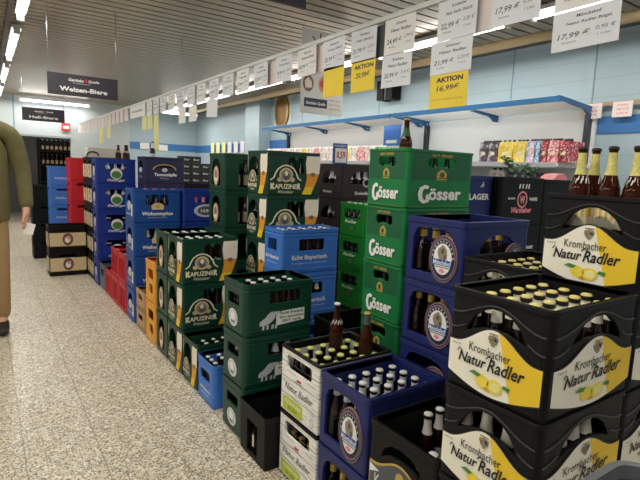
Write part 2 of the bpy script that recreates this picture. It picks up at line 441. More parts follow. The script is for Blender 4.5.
def flo_front(d):
    d.poly([(-.06, .17), (.36, .22), (.36, .46), (.02, .44), (-.06, .36)], WHITE, 0)
    d.text('Euren Brauerei', .17, .405, .34, .06, GREEN, 1, bold=.02)
    d.text('Biere Spezialitäten', .17, .315, .36, .055, GREEN, 1, bold=.02)
    d.text('SEIT 1696', .17, .245, .28, .05, GREEN, 1, bold=.02)
    d.poly([(-.3, .2), (-.2, .2), (-.12, .26), (-.07, .34), (-.12, .46), (-.17, .42), (-.22, .34), (-.29, .28)], SILVER, 1)
    for i, x in enumerate((-.26, -.2, -.13, -.08)): d.poly([(x, .12), (x+.03, .12), (x+.035, .2), (x+.005, .2)], SILVER, 1)
    d.poly([(-.1, .36), (0, .4), (.0, .44), (-.1, .45)], SILVER, 1)
FLO_SH = [rrect(-.24, .26, .55, .76, .03)]
FLO_FH = [rrect(-.16, .3, .6, .83, .02)]
def gos_face(d):
    d.poly(rect(-.44, .44, .5, .96), DGREENPR, 0, [rect(-.215, .215, .70, .87)])
    d.text('GUT. BESSER.', 0, .915, .34, .045, GOLD, 2, bold=.02)
    d.plate([(-.075, .50), (.075, .50), (.075, .61), (.035, .66), (.0, .68), (-.035, .66), (-.075, .61)], GOLD, 0, .003)
    d.poly(ell(0, .59, .035, .045, 12), DGREENPR, 5); d.poly(rect(-.07, .07, .525, .54), DGREENPR, 5)
    d.text('össer', .078, .245, .51, .21, DARKPR, 2, bold=.036); d.text('össer', .07, .255, .51, .21, WHITE, 3, bold=.036)
    g = [(-.2, .385), (-.26, .41), (-.325, .37), (-.35, .27), (-.33, .16), (-.27, .11), (-.21, .13), (-.2, .22), (-.235, .24)]
    g = [(-.24+(x+.26)*.8, .255+(y-.26)*.86) for x, y in g]
    d.poly(band([(x+.008, y-.01) for x, y in g], .065), DARKPR, 2); d.poly(band(g, .065), WHITE, 4)
    d.poly(rect(-.46, .46, .035, .05), LEAF, 1)
GOS_H = [[(-.18, .705), (-.1, .705), (-.06, .73), (.06, .73), (.1, .705), (.18, .705), (.21, .74), (.21, .83), (.18, .865), (-.18, .865), (-.21, .83), (-.21, .74)]]
def mon_plate(d, cu, cv, ru, rv):
    d.plate(ell(cu, cv, ru, rv, 32), ROSE, 0, .006)
    d.poly(ell(cu, cv, ru*.95, rv*.95, 32), NAVYPR, 8, [ell(cu, cv, ru*.9, rv*.9, 32)]); d.poly(ell(cu, cv, ru*.82, rv*.82, 30), NAVYPR, 9)
    for k in range(11):
        t = PI*(k+.5)/11; d.poly(ell(cu+ru*.74*math.cos(t), cv+rv*.74*math.sin(t), ru*.05, rv*.05, 6), SILVER, 10)
    d.poly(ell(cu, cv, ru*.66, rv*.66, 30), WHITE, 11)
    d.poly([(cu+(x-cu)*ru*.34, cv+rv*.24+(y-cv)*rv*.34) for x, y in blob(cu, cv, 1, 12, .15, 3)], TANPR2, 12); d.poly(ell(cu, cv+rv*.34, ru*.13, rv*.12, 10), GREYPR, 13); d.poly(rect(cu+ru*.1, cu+ru*.26, cv, cv+rv*.2), GREYPR, 13)
    d.poly(rect(cu-ru*.7, cu+ru*.7, cv-rv*.28, cv-rv*.02), BLUEPR, 13)
    d.text('Mönchshof', cu, cv-rv*.15, ru*1.28, rv*.2, WHITE, 14, bold=.02)
    d.poly(rect(cu-ru*.6, cu+ru*.6, cv-rv*.36, cv-rv*.33), NAVYPR, 13)
    d.poly(ell(cu, cv-rv*.5, ru*.2, rv*.09, 12), PINK, 13)
MON_SH = [[(-.37, .17), (.36, .17), (.36, .6), (.33, .75), (.25, .83), (.1, .86), (-.2, .86), (-.3, .82), (-.36, .7)]]
MON_FH = [arch(-.28, .3, .2, .8)]
def mon_side(d): mon_plate(d, .20, .43, .23, .35)
def mon_front(d): mon_plate(d, .26, .36, .16, .3)
def bell(u0, u1, top_e, top_c, bot_e, bot_c, n=22):
    up = [(u0+(u1-u0)*k/n, top_e+(top_c-top_e)*(.5-.5*math.cos(2*PI*min(max((k/n-.06)/.88, 0), 1)))) for k in range(n+1)]
    dn = [(u0+(u1-u0)*k/n, bot_e+(bot_c-bot_e)*math.sin(PI*k/n)) for k in range(n+1)]
    return dn+up[::-1]
def clip_right(p, u):
    out = []
    for i in range(len(p)):
        a, b = p[i], p[(i+1) % len(p)]
        if a[0] >= u(a[1]): out.append(a)
        fa, fb = a[0]-u(a[1]), b[0]-u(b[1])
        if (fa >= 0) != (fb >= 0):
            t = fa/(fa-fb); out.append((a[0]+(b[0]-a[0])*t, a[1]+(b[1]-a[1])*t))
    return out
def kro_face(d):
    P = bell(-.47, .47, .49, .70, .15, .035)
    d.plate(P, DARKPR, 0, .003); Q = bell(-.462, .462, .48, .688, .162, .048)
    d.poly(Q, PALE, 4); d.poly(clip_right(Q, lambda v: .12-.25*(v-.4)), YELLOW, 5)
    for j, (x, y) in enumerate([(0, .62), (-.03, .61), (.03, .61), (-.02, .585), (.02, .585), (0, .56)]): d.poly(ell(x, y, .022, .026, 8), TANPR2, 7+j % 2)
    d.poly(rect(-.045, .045, .645, .658), TANPR2, 7)
    d.text('Krombacher', -.03, .47, .42, .085, DARKPR, 7)
    d.text('Natur', -.20, .345, .30, .105, DARKPR, 7, shear=.32, bold=.018, rot=.03); d.text('Radler', .14, .355, .36, .125, DARKPR, 7, shear=.32, bold=.018, rot=.03)
    d.poly(band([(-.36, .385), (-.34, .42), (-.32, .40), (-.335, .30)], .012), DARKPR, 8); d.poly(band([(-.055, .40), (-.03, .43), (.0, .425), (.01, .40)], .012), DARKPR, 8)
    d.poly(ell(-.08, .175, .07, .065, 14), LEMON, 7); d.poly(ell(.05, .165, .075, .07, 14), LEMON, 7); d.poly(ell(-.015, .15, .065, .06, 14), AMBER, 6)
    d.poly(ell(.055, .165, .052, .048, 12), LEMON2, 8)
    d.poly([(-.22, .22), (-.12, .20), (-.09, .235), (-.17, .25)], LEAF, 8); d.poly([(.12, .19), (.19, .17), (.2, .21), (.14, .22)], LEAF, 8)
    d.text('24x0,33', -.38, .45, .1, .022, GREYPR, 7)
    top = [(u, .76+.15*(.5+.5*math.cos(PI*min(1, abs(u)/.44)))) for u in [x/26-.5 for x in range(1, 26)] if abs(u) < .47]
    d.plate(band(top, .013), RIDGE, 0, .0035)
    for s in (-1, 1):
        lo = [(s*u, .60+.24*(.5+.5*math.cos(PI*min(1, u/.46)))) for u in (.31, .34, .37, .40, .43, .465)]
        d.plate(band(lo if s > 0 else lo[::-1], .013), RIDGE, 0, .0035)
KRO_H = [[(-.31, .60), (-.2, .65), (-.1, .68), (.1, .68), (.2, .65), (.31, .60), (.27, .69), (.22, .77), (.14, .84), (.05, .875), (-.05, .875), (-.14, .84), (-.22, .77), (-.27, .69)]]
def kgold_side(d):
    P = bell(-.47, .47, .5, .66, .05, .05)
    d.plate(P, GOLD, 0, .003); d.poly(bell(-.455, .455, .475, .64, .07, .07), GREYPR, 4)
    d.poly([(-.46, .47), (-.3, .43), (-.46, .36)], WHITE, 5)
    d.text('Krombacher', -.02, .3, .7, .17, WHITE, 6); d.poly(ell(.02, .5, .07, .09, 12), GOLD, 6); d.text('Pils', 0, .15, .3, .12, GOLD, 6, shear=.3)
KG_H = [[(-.3, .62), (-.18, .69), (0, .71), (.18, .69), (.3, .62), (.26, .74), (.15, .82), (0, .84), (-.15, .82), (-.26, .74)]]
def white_side(d):
    for v in (.30, .55, .78): d.poly(rect(-.5, .5, v, v+.008), GREYPR, 0)
    d.text('Natur Radler', .0, .43, .76, .10, GREYPR, 1, shear=.3)
    d.poly(rect(-.42, .12, .06, .27), LIME, 1); d.text('ALKOHOLFREI', -.15, .2, .44, .05, WHITE, 2, bold=.02); d.text('0,5l', -.15, .12, .25, .06, LEAF, 2, bold=.02)
    d.poly(rect(-.05, .06, .585, .62), REDPR, 1); d.text('Brauerei', 0, .57, .16, .02, GREYPR, 1)
    d.poly(ell(.36, .14, .05, .07, 14), SILVER, 1, [ell(.36, .14, .03, .045, 12)])
WHI_SH = [rrect(-.34, .32, .69, .90, .05)]
def weih_front(d):
    d.plate([(-.12, .4), (.12, .4), (.13, .52), (.08, .58), (0, .6), (-.08, .58), (-.13, .52)], TANPR, 0, .003); d.poly(ell(0, .5, .06, .05, 10), GOLD, 5)
    d.text('Weihenstephan', 0, .27, .64, .14, WHITE, 1, shear=.15, bold=.025); d.text('Hefeweissbier', 0, .17, .4, .04, SILVER, 1)
def weih_side(d):
    d.plate(ell(.0, .5, .2, .14, 14), SILVER, 0, .002); d.poly(rect(.28, .42, .2, .55), WHITE, 1); d.text('Weihenstephan', 0, .25, .6, .08, WHITE, 1, shear=.2)
WEI_FH = [rrect(-.24, .24, .53, .84, .04)]
WEI_SH = [arch(-.3, .3, .5, .85)]
def ovallogo_front(d):
    d.poly(ell(.02, .36, .28, .2, 24), SILVER, 0); d.poly(ell(.02, .36, .2, .14, 20), GREYPR, 1); d.text('1634', .02, .36, .24, .1, WHITE, 2, bold=.03)
def ball_front(d):
    d.plate(ell(0, .42, .15, .15*d.w/d.h, 22), WHITE, 0, .003); d.poly(ell(0, .38, .125, .1*d.w/d.h, 16), LEAF, 5)
    d.text('Oettinger', 0, .16, .46, .12, WHITE, 1, shear=.2, bold=.02)
    for u in (-.22, .2): d.text('PILS', u, .68, .12, .06, WHITE, 1)
BAL_FH = [rrect(-.27, .27, .56, .8, .05)]
def ball_side(d): d.plate(ell(0, .5, .2, .2, 14), SILVER, 0, .003); d.text('Pils', 0, .2, .4, .1, WHITE, 1)
def bay_front(d):
    d.text('Echt Bayerisch', -.02, .36, .62, .13, WHITE, 1, bold=.025); d.text('Frisch gebraut mit Quellwasser', -.02, .24, .62, .035, WHITE, 1)
def bay_side(d): d.text('Echt Bayerisch', 0, .36, .7, .1, WHITE, 1, bold=.025); d.text('Quellwasser', 0, .24, .6, .03, WHITE, 1)
BAY_FH = [rrect(-.21, .24, .52, .78, .03)]
BAY_SH = [rrect(-.28, .22, .52, .78, .03)]
def brown_side(d): d.text('Dunkel', -.05, .22, .34, .07, WHITE, 1, bold=.02)
def brown_front(d):
    d.plate(ell(.12, .5, .09, .09*d.w/d.h, 18), SILVER, 0, .003, [ell(.12, .5, .065, .065*d.w/d.h, 14)]); d.text('Dunkelbier', .05, .2, .42, .09, WHITE, 1, bold=.02)
BRN_H = [arch(-.28, .3, .45, .82)]
def lg_side(d):
    d.text('Radler', -.03, .46, .5, .10, WHITE, 1, shear=.25, bold=.03); d.poly(ell(0, .27, .17, .12, 16), DGREENPR, 0); d.poly(ell(0, .27, .12, .085, 14), LEAF, 1)
LG_SH = [rrect(-.32, .32, .56, .84, .04)]
def blu_side(d): d.text('Alt Bayern', 0, .3, .62, .11, WHITE, 1, bold=.02); d.text('Helles Vollbier', 0, .2, .5, .04, WHITE, 1)
BLU_SH = [rrect(-.3, .25, .5, .74, .04)]
def fran(d):
    d.poly(rect(-.48, .48, .2, .72), TANPR, 0); d.poly(ell(0, .46, .14, .24, 22), DARKPR, 1); d.poly(ell(0, .46, .115, .2, 20), BROWNPR, 2)
    d.poly(ell(-.01, .44, .07, .12, 12), WHITE, 3); d.poly(ell(.02, .52, .05, .07, 10), PINK, 4); d.poly(rect(-.48, .48, .185, .2), GOLD, 1)
FRA_H = [rrect(-.22, .22, .76, .86, .02)]
def wst_front(d):
    c = d.w/d.h; d.poly(ell(0, .56, .12, .12*c, 24), PINK, 0); d.poly(ell(0, .56, .095, .095*c, 22), DARKPR, 1); d.text('W', 0, .56, .12, .10*c, PINK, 2, bold=.06)
    d.text('das einzig', -.25, .58, .16, .06, WHITE, 1, bold=.03); d.text('WAHRE', .26, .57, .19, .07, WHITE, 1, bold=.03)
    d.text('Warsteiner', 0, .35, .48, .12, PINK, 1, shear=.25, bold=.04)
    for u in (-.1, -.03, .05, .11): d.poly([(u, .78), (u+.025, .78), (u+.04, .88), (u+.005, .86)], WHITE, 1)
def lag_front(d):
    d.text('LAGER', .1, .60, .6, .12, WHITE, 1, bold=.03); d.poly([(.1, .78), (.22, .80), (.2, .9), (.16, .84)], SILVER, 1)
def tene_front(d):
    d.poly(band([(.35*math.cos(PI*k/12)*.8, .52+.2*math.sin(PI*k/12)) for k in range(13)], .03), GOLD, 1)
    d.text('Tannenzäpfle', .02, .33, .56, .15, WHITE, 1, bold=.03); d.poly(ell(0, .52, .07, .08, 12), SILVER, 1); d.text('Pils', 0, .2, .2, .05, SILVER, 1)
def tene_side(d): d.plate(ell(0, .5, .2, .1, 12), SILVER, 0, .003); d.text('Pils', 0, .25, .4, .07, WHITE, 1)
def blk_side(d): pass
BLK_SH = [rect(-.2, .2, .1, .72)]
def none(d): pass
RED_SH = [rrect(u-.07, u+.07, .12, .8, .02) for u in (-.3, -.1, .1, .3)]

class CT:
    """one sort of crate: its shared meshes"""
    def __init__(s, key, W, D, h, m, sh, fh, sd, fd, **k):
        s.W, s.D, s.h, s.sh, s.fh = W, D, h, sh, fh
        s.tall = k.pop('tall', .6); s.grid = k.pop('grid', (5, 4)); s.div = k.pop('div', None)
        s.body = crate_body(W, D, h, m, sh, fh, **k).mesh('beer_crate')
        s.labels = []
        for face, fnc, nm in (('-x', sd, 'side_label'), ('+x', sd, 'side_label'), ('-y', fd, 'end_label'), ('+y', fd, 'end_label')):
            d = Dec(D if face[1] == 'x' else W, h, face_fn(face, W, D)); fnc(d)
            if d.any: s.labels.append((nm, d.mb.mesh(nm)))
        s.divm = divider_mesh(W, D, h, s.grid[0], s.grid[1], s.div or DBLACK); s.divt = divider_mesh(W, D, h, s.grid[0], s.grid[1], s.div or DBLACK, s.tall)

CT_ = {}
def ctype(key, *a, **k): CT_[key] = CT(key, *a, **k); return CT_[key]
ctype('flo', .422, .284, .2855, GREEN, FLO_SH, FLO_FH, flo_side, flo_front, r=.03, ridges=(.86, .1))
ctype('kap', .404, .315, .32, KGREEN, KAP_SH, KAP_FH, kap_side, kap_front)
ctype('kaplow', .404, .28, .31, KGREEN, KAP_SH, KAP_FH, kap_side, kap_front)
ctype('kov', .404, .29, .32, KGREEN, OV_SH, OV_FH, oval_side, none)
ctype('kap2', .44, .316, .3162, KGREEN, KAP_SH, KAP_FH, kap_side, kap_front)
ctype('kov2', .42, .34, .3136, KGREEN, OV_SH, OV_FH, oval_side, none)
ctype('blu', .40, .27, .275, LBLUE, BLU_SH, BLU_SH, blu_side, blu_side, r=.025, ridges=(.84,))
ctype('org', .40, .28, .34, ORANGE, [rrect(-.25, .3, .55, .8, .05), rrect(-.1, .25, .2, .45, .08)], [rrect(-.25, .3, .55, .8, .05)], none, none)
ctype('tan', .40, .28, .18, TAN, [rrect(-.25, .25, .5, .78, .05)], [rrect(-.25, .25, .5, .78, .05)], lambda d: d.poly(rect(-.5, .5, .12, .2), BROWNPR, 0), none)
ctype('wei', .43, .30, .3075, BLUE, WEI_SH, WEI_FH, weih_side, weih_front)
ctype('wei2', .43, .30, .3075, BLUE2, WEI_SH, [rrect(-.24, .28, .62, .84, .04)], none, ovallogo_front)
ctype('red', .40, .31, .29, RED, RED_SH, RED_SH, none, none)
ctype('gry', .40, .30, .30, GREYP, BAY_SH, BAY_SH, none, none)
ctype('oet', .44, .28, .30, BLUE2, WEI_SH, BAL_FH, ball_side, ball_front)
ctype('fra', .43, .30, .321, DBLACK, FRA_H, FRA_H, fran, fran)
ctype('fra2', .42, .30, .302, DBLACK, FRA_H, FRA_H, fran, fran)
ctype('redf', .30, .36, .30, RED, FRA_H, FRA_H, none, none)
ctype('bluf', .30, .30, .275, LBLUE, FRA_H, FRA_H, none, lambda d: d.text('Helles', 0, .4, .5, .1, WHITE, 1))
ctype('blkf', .40, .30, .27, DBLACK, FRA_H, FRA_H, none, none)
ctype('bay', .46, .255, .305, LBLUE, BAY_SH, BAY_FH, bay_side, bay_front, r=.02, ridges=(.86, .1))
ctype('brn', .44, .36, .304, BROWN, BRN_H, BRN_H, brown_side, brown_front)
ctype('lgr', .40, .32, .2665, LGREEN, LG_SH, LG_SH, lg_side, lg_side)
ctype('gos', .463, .291, .286, GGREEN, GOS_H, GOS_H, gos_face, gos_face, rim=.012, tall=.62)
ctype('mon', .427, .323, .2825, NAVY, MON_SH, MON_FH, mon_side, mon_front, t=.014)
ctype('monl', .41, .313, .315, NAVY, MON_SH, MON_FH, mon_side, mon_front, t=.014)
ctype('whi', .40, .313, .32, WPLANK, WHI_SH, WHI_SH, white_side, white_side, r=.006, rim=.008, rim_mat=DBLACK, inner=DBLACK, div=DBLACK, liner=DBLACK)
ctype('blk', .38, .28, .272, BLACK, BLK_SH, BLK_SH, blk_side, none, r=.01)
ctype('blk2', .42, .32, .3, DBLACK, BRN_H, BRN_H, none, none)
ctype('blk3', .42, .30, .2915, DBLACK, [], [], none, none)
ctype('kg', .365, .318, .298, BLACK, KG_H, KG_H, kgold_side, kgold_side)
ctype('kro', .403, .296, .274, BLACK, KRO_H, KRO_H, kro_face, kro_face, r=.02, rim=.012, grid=(6, 4))
ctype('wst', .42, .30, .2925, DBLACK, [], [], none, wst_front)
ctype('lag', .285, .40, .2925, NAVY, [], [], none, lag_front)
ctype('ten', .47, .30, .308, VIOLET, WEI_SH, [rrect(-.2, .2, .6, .68, .03)], tene_side, tene_front)

# ------------------------------------------------------------------ bottles
def bottle_profile(H, R, rn): return [(R*.92, 0), (R, .008), (R, H*.5), (R*.96, H*.56), (R*.75, H*.64), (rn*1.25, H*.74), (rn*1.05, H*.82), (rn, H*.94), (rn*1.1, H*.95), (rn*1.1, H*.985)]
def bottle_meshes(H, R, rn, glass, cap, neck=None, lab=None, neck_rng=(.76, .92), seg=12, collar=None, fancy=None):
    P = bottle_profile(H, R, rn)
    def rad(z):
        for (r0, z0), (r1, z1) in zip(P, P[1:]):
            if z0 <= z <= z1: return r0+(r1-r0)*(z-z0)/(z1-z0+1e-9)
        return P[-1][0]
    b = MB().lathe(P, glass, seg); parts = [('bottle', b)]
    c = MB().lathe([(rn*1.28, H*.965), (rn*1.3, H*.985), (rn*1.1, H), (rn*.2, H+.0015)], cap, seg); parts.append(('cap', c))
    if collar: c.lathe([(rn*1.32, H*.93), (rn*1.34, H*.975)], collar, seg, close=False)
    if neck:
        z0, z1 = neck_rng; n = MB(); zs = [z0+(z1-z0)*k/4 for k in range(5)]
        n.lathe([(rad(z*H)+.0008, z*H) for z in zs], neck, seg, close=False); parts.append(('neck_label', n))
    if lab:
        l = MB().lathe([(R+.0008, H*.14), (R+.0008, H*.45)], lab, seg, close=False); parts.append(('label', l))
        if fancy: fancy(l, H, R)
    return [(n, m.mesh(n)) for n, m in parts], H
def merged(parts_args):
    """same bottle as a single mesh with several materials, for bottles hardly seen inside a crate"""
    H, R, rn, glass, cap, neck, lab = parts_args
    P = bottle_profile(H, R, rn); mb = MB().lathe(P, glass, 10)
    mb.lathe([(rn*1.3, H*.965), (rn*1.1, H), (rn*.2, H+.0015)], cap, 10)
    if neck is GOLD: mb.lathe([(rn*1.22, H*.80), (rn*1.12, H*.94)], neck, 10, close=False)
    elif neck: mb.lathe([(R*.8, H*.63), (rn*1.3, H*.745), (rn*1.1, H*.9)], neck, 10, close=False)
    if lab: mb.lathe([(R+.0008, H*.14), (R+.0008, H*.46)], lab, 10, close=False)
    return mb.mesh('beer_bottle')
BT = {
    'white': bottle_meshes(.240, .0325, .0135, GLASS_B, CAPW, None, SILVER),
    'swing': bottle_meshes(.268, .033, .0135, GLASS_B, CAPW, SILVER, DARKPR),
    'lime': bottle_meshes(.284, .0325, .0135, GLASS_B, CAPG, None, LIME),
    'radler': bottle_meshes(.237, .030, .0135, GLASS_B, CAPY, PALE, YELLOW, collar=CAPK),
    'pink': bottle_meshes(.29, .0325, .0135, GLASS_B, CAPR, None, SILVER),
    'tall': bottle_meshes(.285, .0325, .0135, GLASS_B, CAPW, None, SILVER),
    'pils': bottle_meshes(.262, .0325, .0135, GLASS_B, CAPW, PAPER, SILVER, neck_rng=(.70, .925), collar=CAPK),
}
def radler_print(l, H, R):
    l.lathe([(R+.0012, H*.24), (R+.0012, H*.36)], YELLOW, 12, close=False)
def script_print(l, H, R):
    for k in range(7):
        for j in range(2):
            a = .55*k+j*.2+PI; z = H*(.60+.03*j)
            r = R*.90-j*.003
            l.add([(r*math.cos(a), r*math.sin(a), z), (r*math.cos(a+.14), r*math.sin(a+.14), z+.004), ((r-.004)*math.cos(a+.2), (r-.004)*math.sin(a+.2), z+.016), ((r-.004)*math.cos(a+.08), (r-.004)*math.sin(a+.08), z+.016)], [(0, 1, 2, 3)], WHITE)
def display_print(l, H, R):
    radler_print(l, H, R); script_print(l, H, R)
YCREAM = mat('yellow_cream_print', '#e8d27a', rough=.5, vary=.3, scale=120)
BT['display'] = bottle_meshes(.285, .031, .0115, GLASS_BT, CAPK, YCREAM, PALE, neck_rng=(.70, .935), seg=18, fancy=display_print)
DKLAB = mat('dark_brown_label', '#35190e', rough=.4, vary=.05)
BT['sample'] = bottle_meshes(.26, .0335, .0125, GLASS_BT, CAPW, None, DKLAB, seg=18, fancy=script_print)
BT['leaflabel'] = bottle_meshes(.26, .0335, .013, GLASS_BT, GOLD, DGREENPR, LEAF, seg=18, neck_rng=(.66, .8))
BT['goblet'] = bottle_meshes(.26, .0335, .0135, GLASS_BT, GOLD, GREYPR, DKLAB, seg=18, neck_rng=(.78, .96))
IN = {
    'kap': merged((.27, .0325, .0135, GLASS_B, SILVER, None, TANPR2)), 'flo': merged((.25, .0325, .0135, GLASS_B, CAPW, SILVER, SILVER)),
    'gos': merged((.255, .0325, .0135, GLASS_G, CAPW, None, DGREENPR)), 'mon': merged((.222, .031, .0135, GLASS_B, GOLD, GOLD, None)),
    'bay': merged((.258, .0325, .0135, GLASS_B, CAPW, WHITE, WHITE)), 'kro': merged((.228, .029, .0135, GLASS_B, CAPY, PALE, YELLOW)),
    'blk': merged((.20, .0325, .0135, GLASS_B, GOLD, GOLD, CREAM)), 'red': merged((.25, .03, .013, GLASS_B, CAPR, PINK, PINK)),
    'silver': merged((.255, .0325, .0135, GLASS_B, CAPW, SILVER, SILVER)),
}
N_BOT = [0]
def put_bottle(kind, loc, label, group=None, rz=0, sc=1):
    parts, H = BT[kind]
    root = link('beer_bottle', parts[0][1], None, loc, rz)
    root.scale = (sc, sc, 1); tag(root, label, 'bottle', group)
    for n, me in parts[1:]: link(n, me, root)
    N_BOT[0] += 1
    return root
def put_inner(kind, loc, label, group, sc=1):
    o = link('beer_bottle', IN[kind], None, loc, random.random()*6); o.scale = (sc, sc, 1); tag(o, label, 'bottle', group); N_BOT[0] += 1; return o

# ------------------------------------------------------------------ crate stacks
POS = {1: ['only'], 2: ['upper', 'lower'], 3: ['top', 'middle', 'bottom'], 4: ['topmost', 'second highest', 'third highest', 'bottom'],
       5: ['topmost', 'second highest', 'middle', 'fourth highest', 'bottom']}
ORD = ['first', 'second', 'third', 'fourth', 'fifth', 'sixth']
def stack(key, x0, y0, z0, n, desc, where, group, open_top=None, inner=None, rows=(), faces='xy', short=None, skip=(), rz=0, jit=0, rng=None):
    """desc: what each crate is; where: which stack; rows: which crates (0 = top) show bottles in their openings"""
    t = CT_[key]; tops = []
    for i in range(n):                       # i counts from the top
        z = z0+(n-1-i)*(t.h+(.0013 if key == 'whi' else 0))
        jx, jy = (random.uniform(-jit, jit), random.uniform(-jit, jit)) if jit else (0, 0)
        c = (x0+t.W/2+jx, y0+t.D/2+jy, z)
        o = link('beer_crate', t.body, None, c, rz)
        pos = POS[n][i]
        tag(o, (f'{desc}, {pos} of {where}' if n > 1 else f'{desc} {where}'), 'crate', group)
        for nm, me in t.labels: link(nm, me, o)
        if i == 0 and open_top: link('bottle_divider', t.divm, o)
        nx, ny = t.grid; sc = min(1, min((t.W-.03)/nx, (t.D-.03)/ny)/.0705)
        cx = lambda a: -t.W/2+.015+(t.W-.03)*(a+.5)/nx
        cy = lambda b: -t.D/2+.015+(t.D-.03)*(b+.5)/ny
        if i == 0 and open_top:
            kind, rr = open_top, (rng or (0, nx, 0, ny))
            for a in range(rr[0], rr[1]):
                for b in range(rr[2], rr[3]):
                    if (a, b) in skip: continue
                    put_bottle(kind, (c[0]+cx(a), c[1]+cy(b), z+.0165), f'{CAPN[kind]} bottle in {short}, {ORD[b]} row from front, {ORD[a]} from aisle', f'bottles in {short}', 0, sc)
        elif inner and i in rows:
            link('bottle_divider', t.divt, o)  # tall black divider, added to block light and darken the crate's inside
            who = f'{pos} crate of {short}' if n > 1 else short
            if 'x' in faces:
                hs = t.sh
                lo = min(p[0] for q in hs for p in q)*t.D; hi = max(p[0] for q in hs for p in q)*t.D
                ks = [b for b in range(ny) if lo-.012 < -cy(b) < hi+.012]
                for j, b in enumerate(reversed(ks)):
                    put_inner(inner, (c[0]+cx(0), c[1]+cy(b), z+.0165), f'bottle in aisle hole, {who}, {ORD[j]} from left', f'bottles inside {short}', sc)
            if 'y' in faces:
                hs = t.fh
                lo = min(p[0] for q in hs for p in q)*t.W; hi = max(p[0] for q in hs for p in q)*t.W
                ks = [a for a in range(nx) if lo-.012 < cx(a) < hi+.012 and not ('x' in faces and a == 0)]
                for j, a in enumerate(ks):
                    put_inner(inner, (c[0]+cx(a), c[1]+cy(0), z+.0165), f'bottle in front hole, {who}, {ORD[j]} from left', f'bottles inside {short}', sc)
    return
CAPN = {'tall': 'white capped', 'white': 'white capped', 'swing': 'silver-white topped', 'lime': 'lime capped', 'radler': 'yellow capped', 'pink': 'pink capped', 'pils': 'white necked'}

# ------------------------------------------------------------------ room shell
CEIL, WX, FY = 2.8, 4.6, 12.6
floor = MB(); floor.box(-3.2, WX+.1, -3.0, 16.0, -.05, 0, floor_mat()); struct('floor', floor)
SLAT = mat('ceiling_slat_metal', '#ad9d88', rough=.3, metal=.55, vary=.04, scale=2)
SLATGAP = mat('ceiling_gap', '#1d1a18', rough=.9, vary=0)
ce = MB(); pitch = .135
y = -3.0
while y < 16:
    ce.box(-3.2, WX+.1, y, y+pitch-.024, CEIL, CEIL+.012, SLAT); y += pitch
ce.box(-3.2, WX+.1, -3.0, 16.0, CEIL+.03, CEIL+.05, SLATGAP)
struct('ceiling', ce)
WALLB = plank_wall_mat('pale_blue_planks', '#a4b9c4', '#adc1ca')
WALLL = plank_wall_mat('grey_blue_panels', '#b5bfc3', '#bdc6c9', .99)
BANDM = mat('blue_wall_band', '#3a74b4', rough=.5, vary=.06, scale=5)
w = MB(); w.box(WX, WX+.1, -3.0, FY+.1, 0, CEIL+.03, WALLB); struct('wall_right', w)
w = MB(); w.box(2.96, WX, FY, FY+.1, 0, CEIL+.03, WALLB); w.box(1.68, 2.96, FY, FY+.1, 0, CEIL+.03, WALLL); w.box(-3.2, 1.68, FY, FY+.1, 1.97, CEIL+.03, WALLL)
w.box(-3.2, -.6, FY, FY+.1, 0, 1.97, WALLL); struct('wall_far', w)
w = MB(); w.box(-3.3, -3.2, -3.0, 16, 0, CEIL+.03, WALLL); struct('wall_left', w)
w = MB(); DKW = mat('dark_back_room', '#77787a', rough=.8, vary=.05); w.box(-3.2, WX, 15.9, 16.0, 0, CEIL+.03, DKW); struct('wall_back_room', w)
w = MB(); w.box(WX-.25, WX, 8.55, 9.15, 0, CEIL, WALLB); struct('trim_1', w)                  # wall pier
w = MB(); w.box(WX-.012, WX, 9.15, FY, 1.80, 1.97, BANDM); w.box(WX-.012, WX, -3, 2.37, 1.885, 2.035, BANDM); w.box(WX-.012, WX, 7.75, 8.55, 1.82, 2.0, BANDM); struct('trim_2', w)
w = MB(); w.box(2.96, WX-.012, FY-.012, FY, 1.815, 1.98, BANDM); struct('trim_3', w)
w = MB()
SEAM = mat('panel_seam', '#7f9aa8', rough=.6, vary=0)
for yy in (.6, 1.55, 2.45, 3.3, 4.2, 5.4, 6.6, 7.4): w.box(WX-.004, WX, yy, yy+.012, 2.1, CEIL, SEAM)
for xx in (.58,): w.box(xx, xx+.03, FY-.004, FY, 1.97, CEIL, SEAM)
struct('trim_4', w)
w = MB(); w.box(-3.2, 1.68, FY-.03, FY, 1.95, 1.99, mat('lintel', '#8f9aa0', vary=.03)); struct('trim_5', w)
BEIGE = mat('beige_trunking', '#a9936d', rough=.5, vary=.05)
w = MB(); w.box(.24, .275, -2, 12.4, 2.745, 2.795, mat('dark_conduit', '#5a544c', vary=.1)); struct('trim_7', w)
w = MB(); w.tube([(4.11, -2, 2.70), (4.11, 12.5, 2.70)], .042, BEIGE, 10); w.box(4.35, 4.6, -2, 12.5, 2.77, 2.8, mat('dark_eaves', '#4a443c', vary=.1)); struct('trim_6', w)

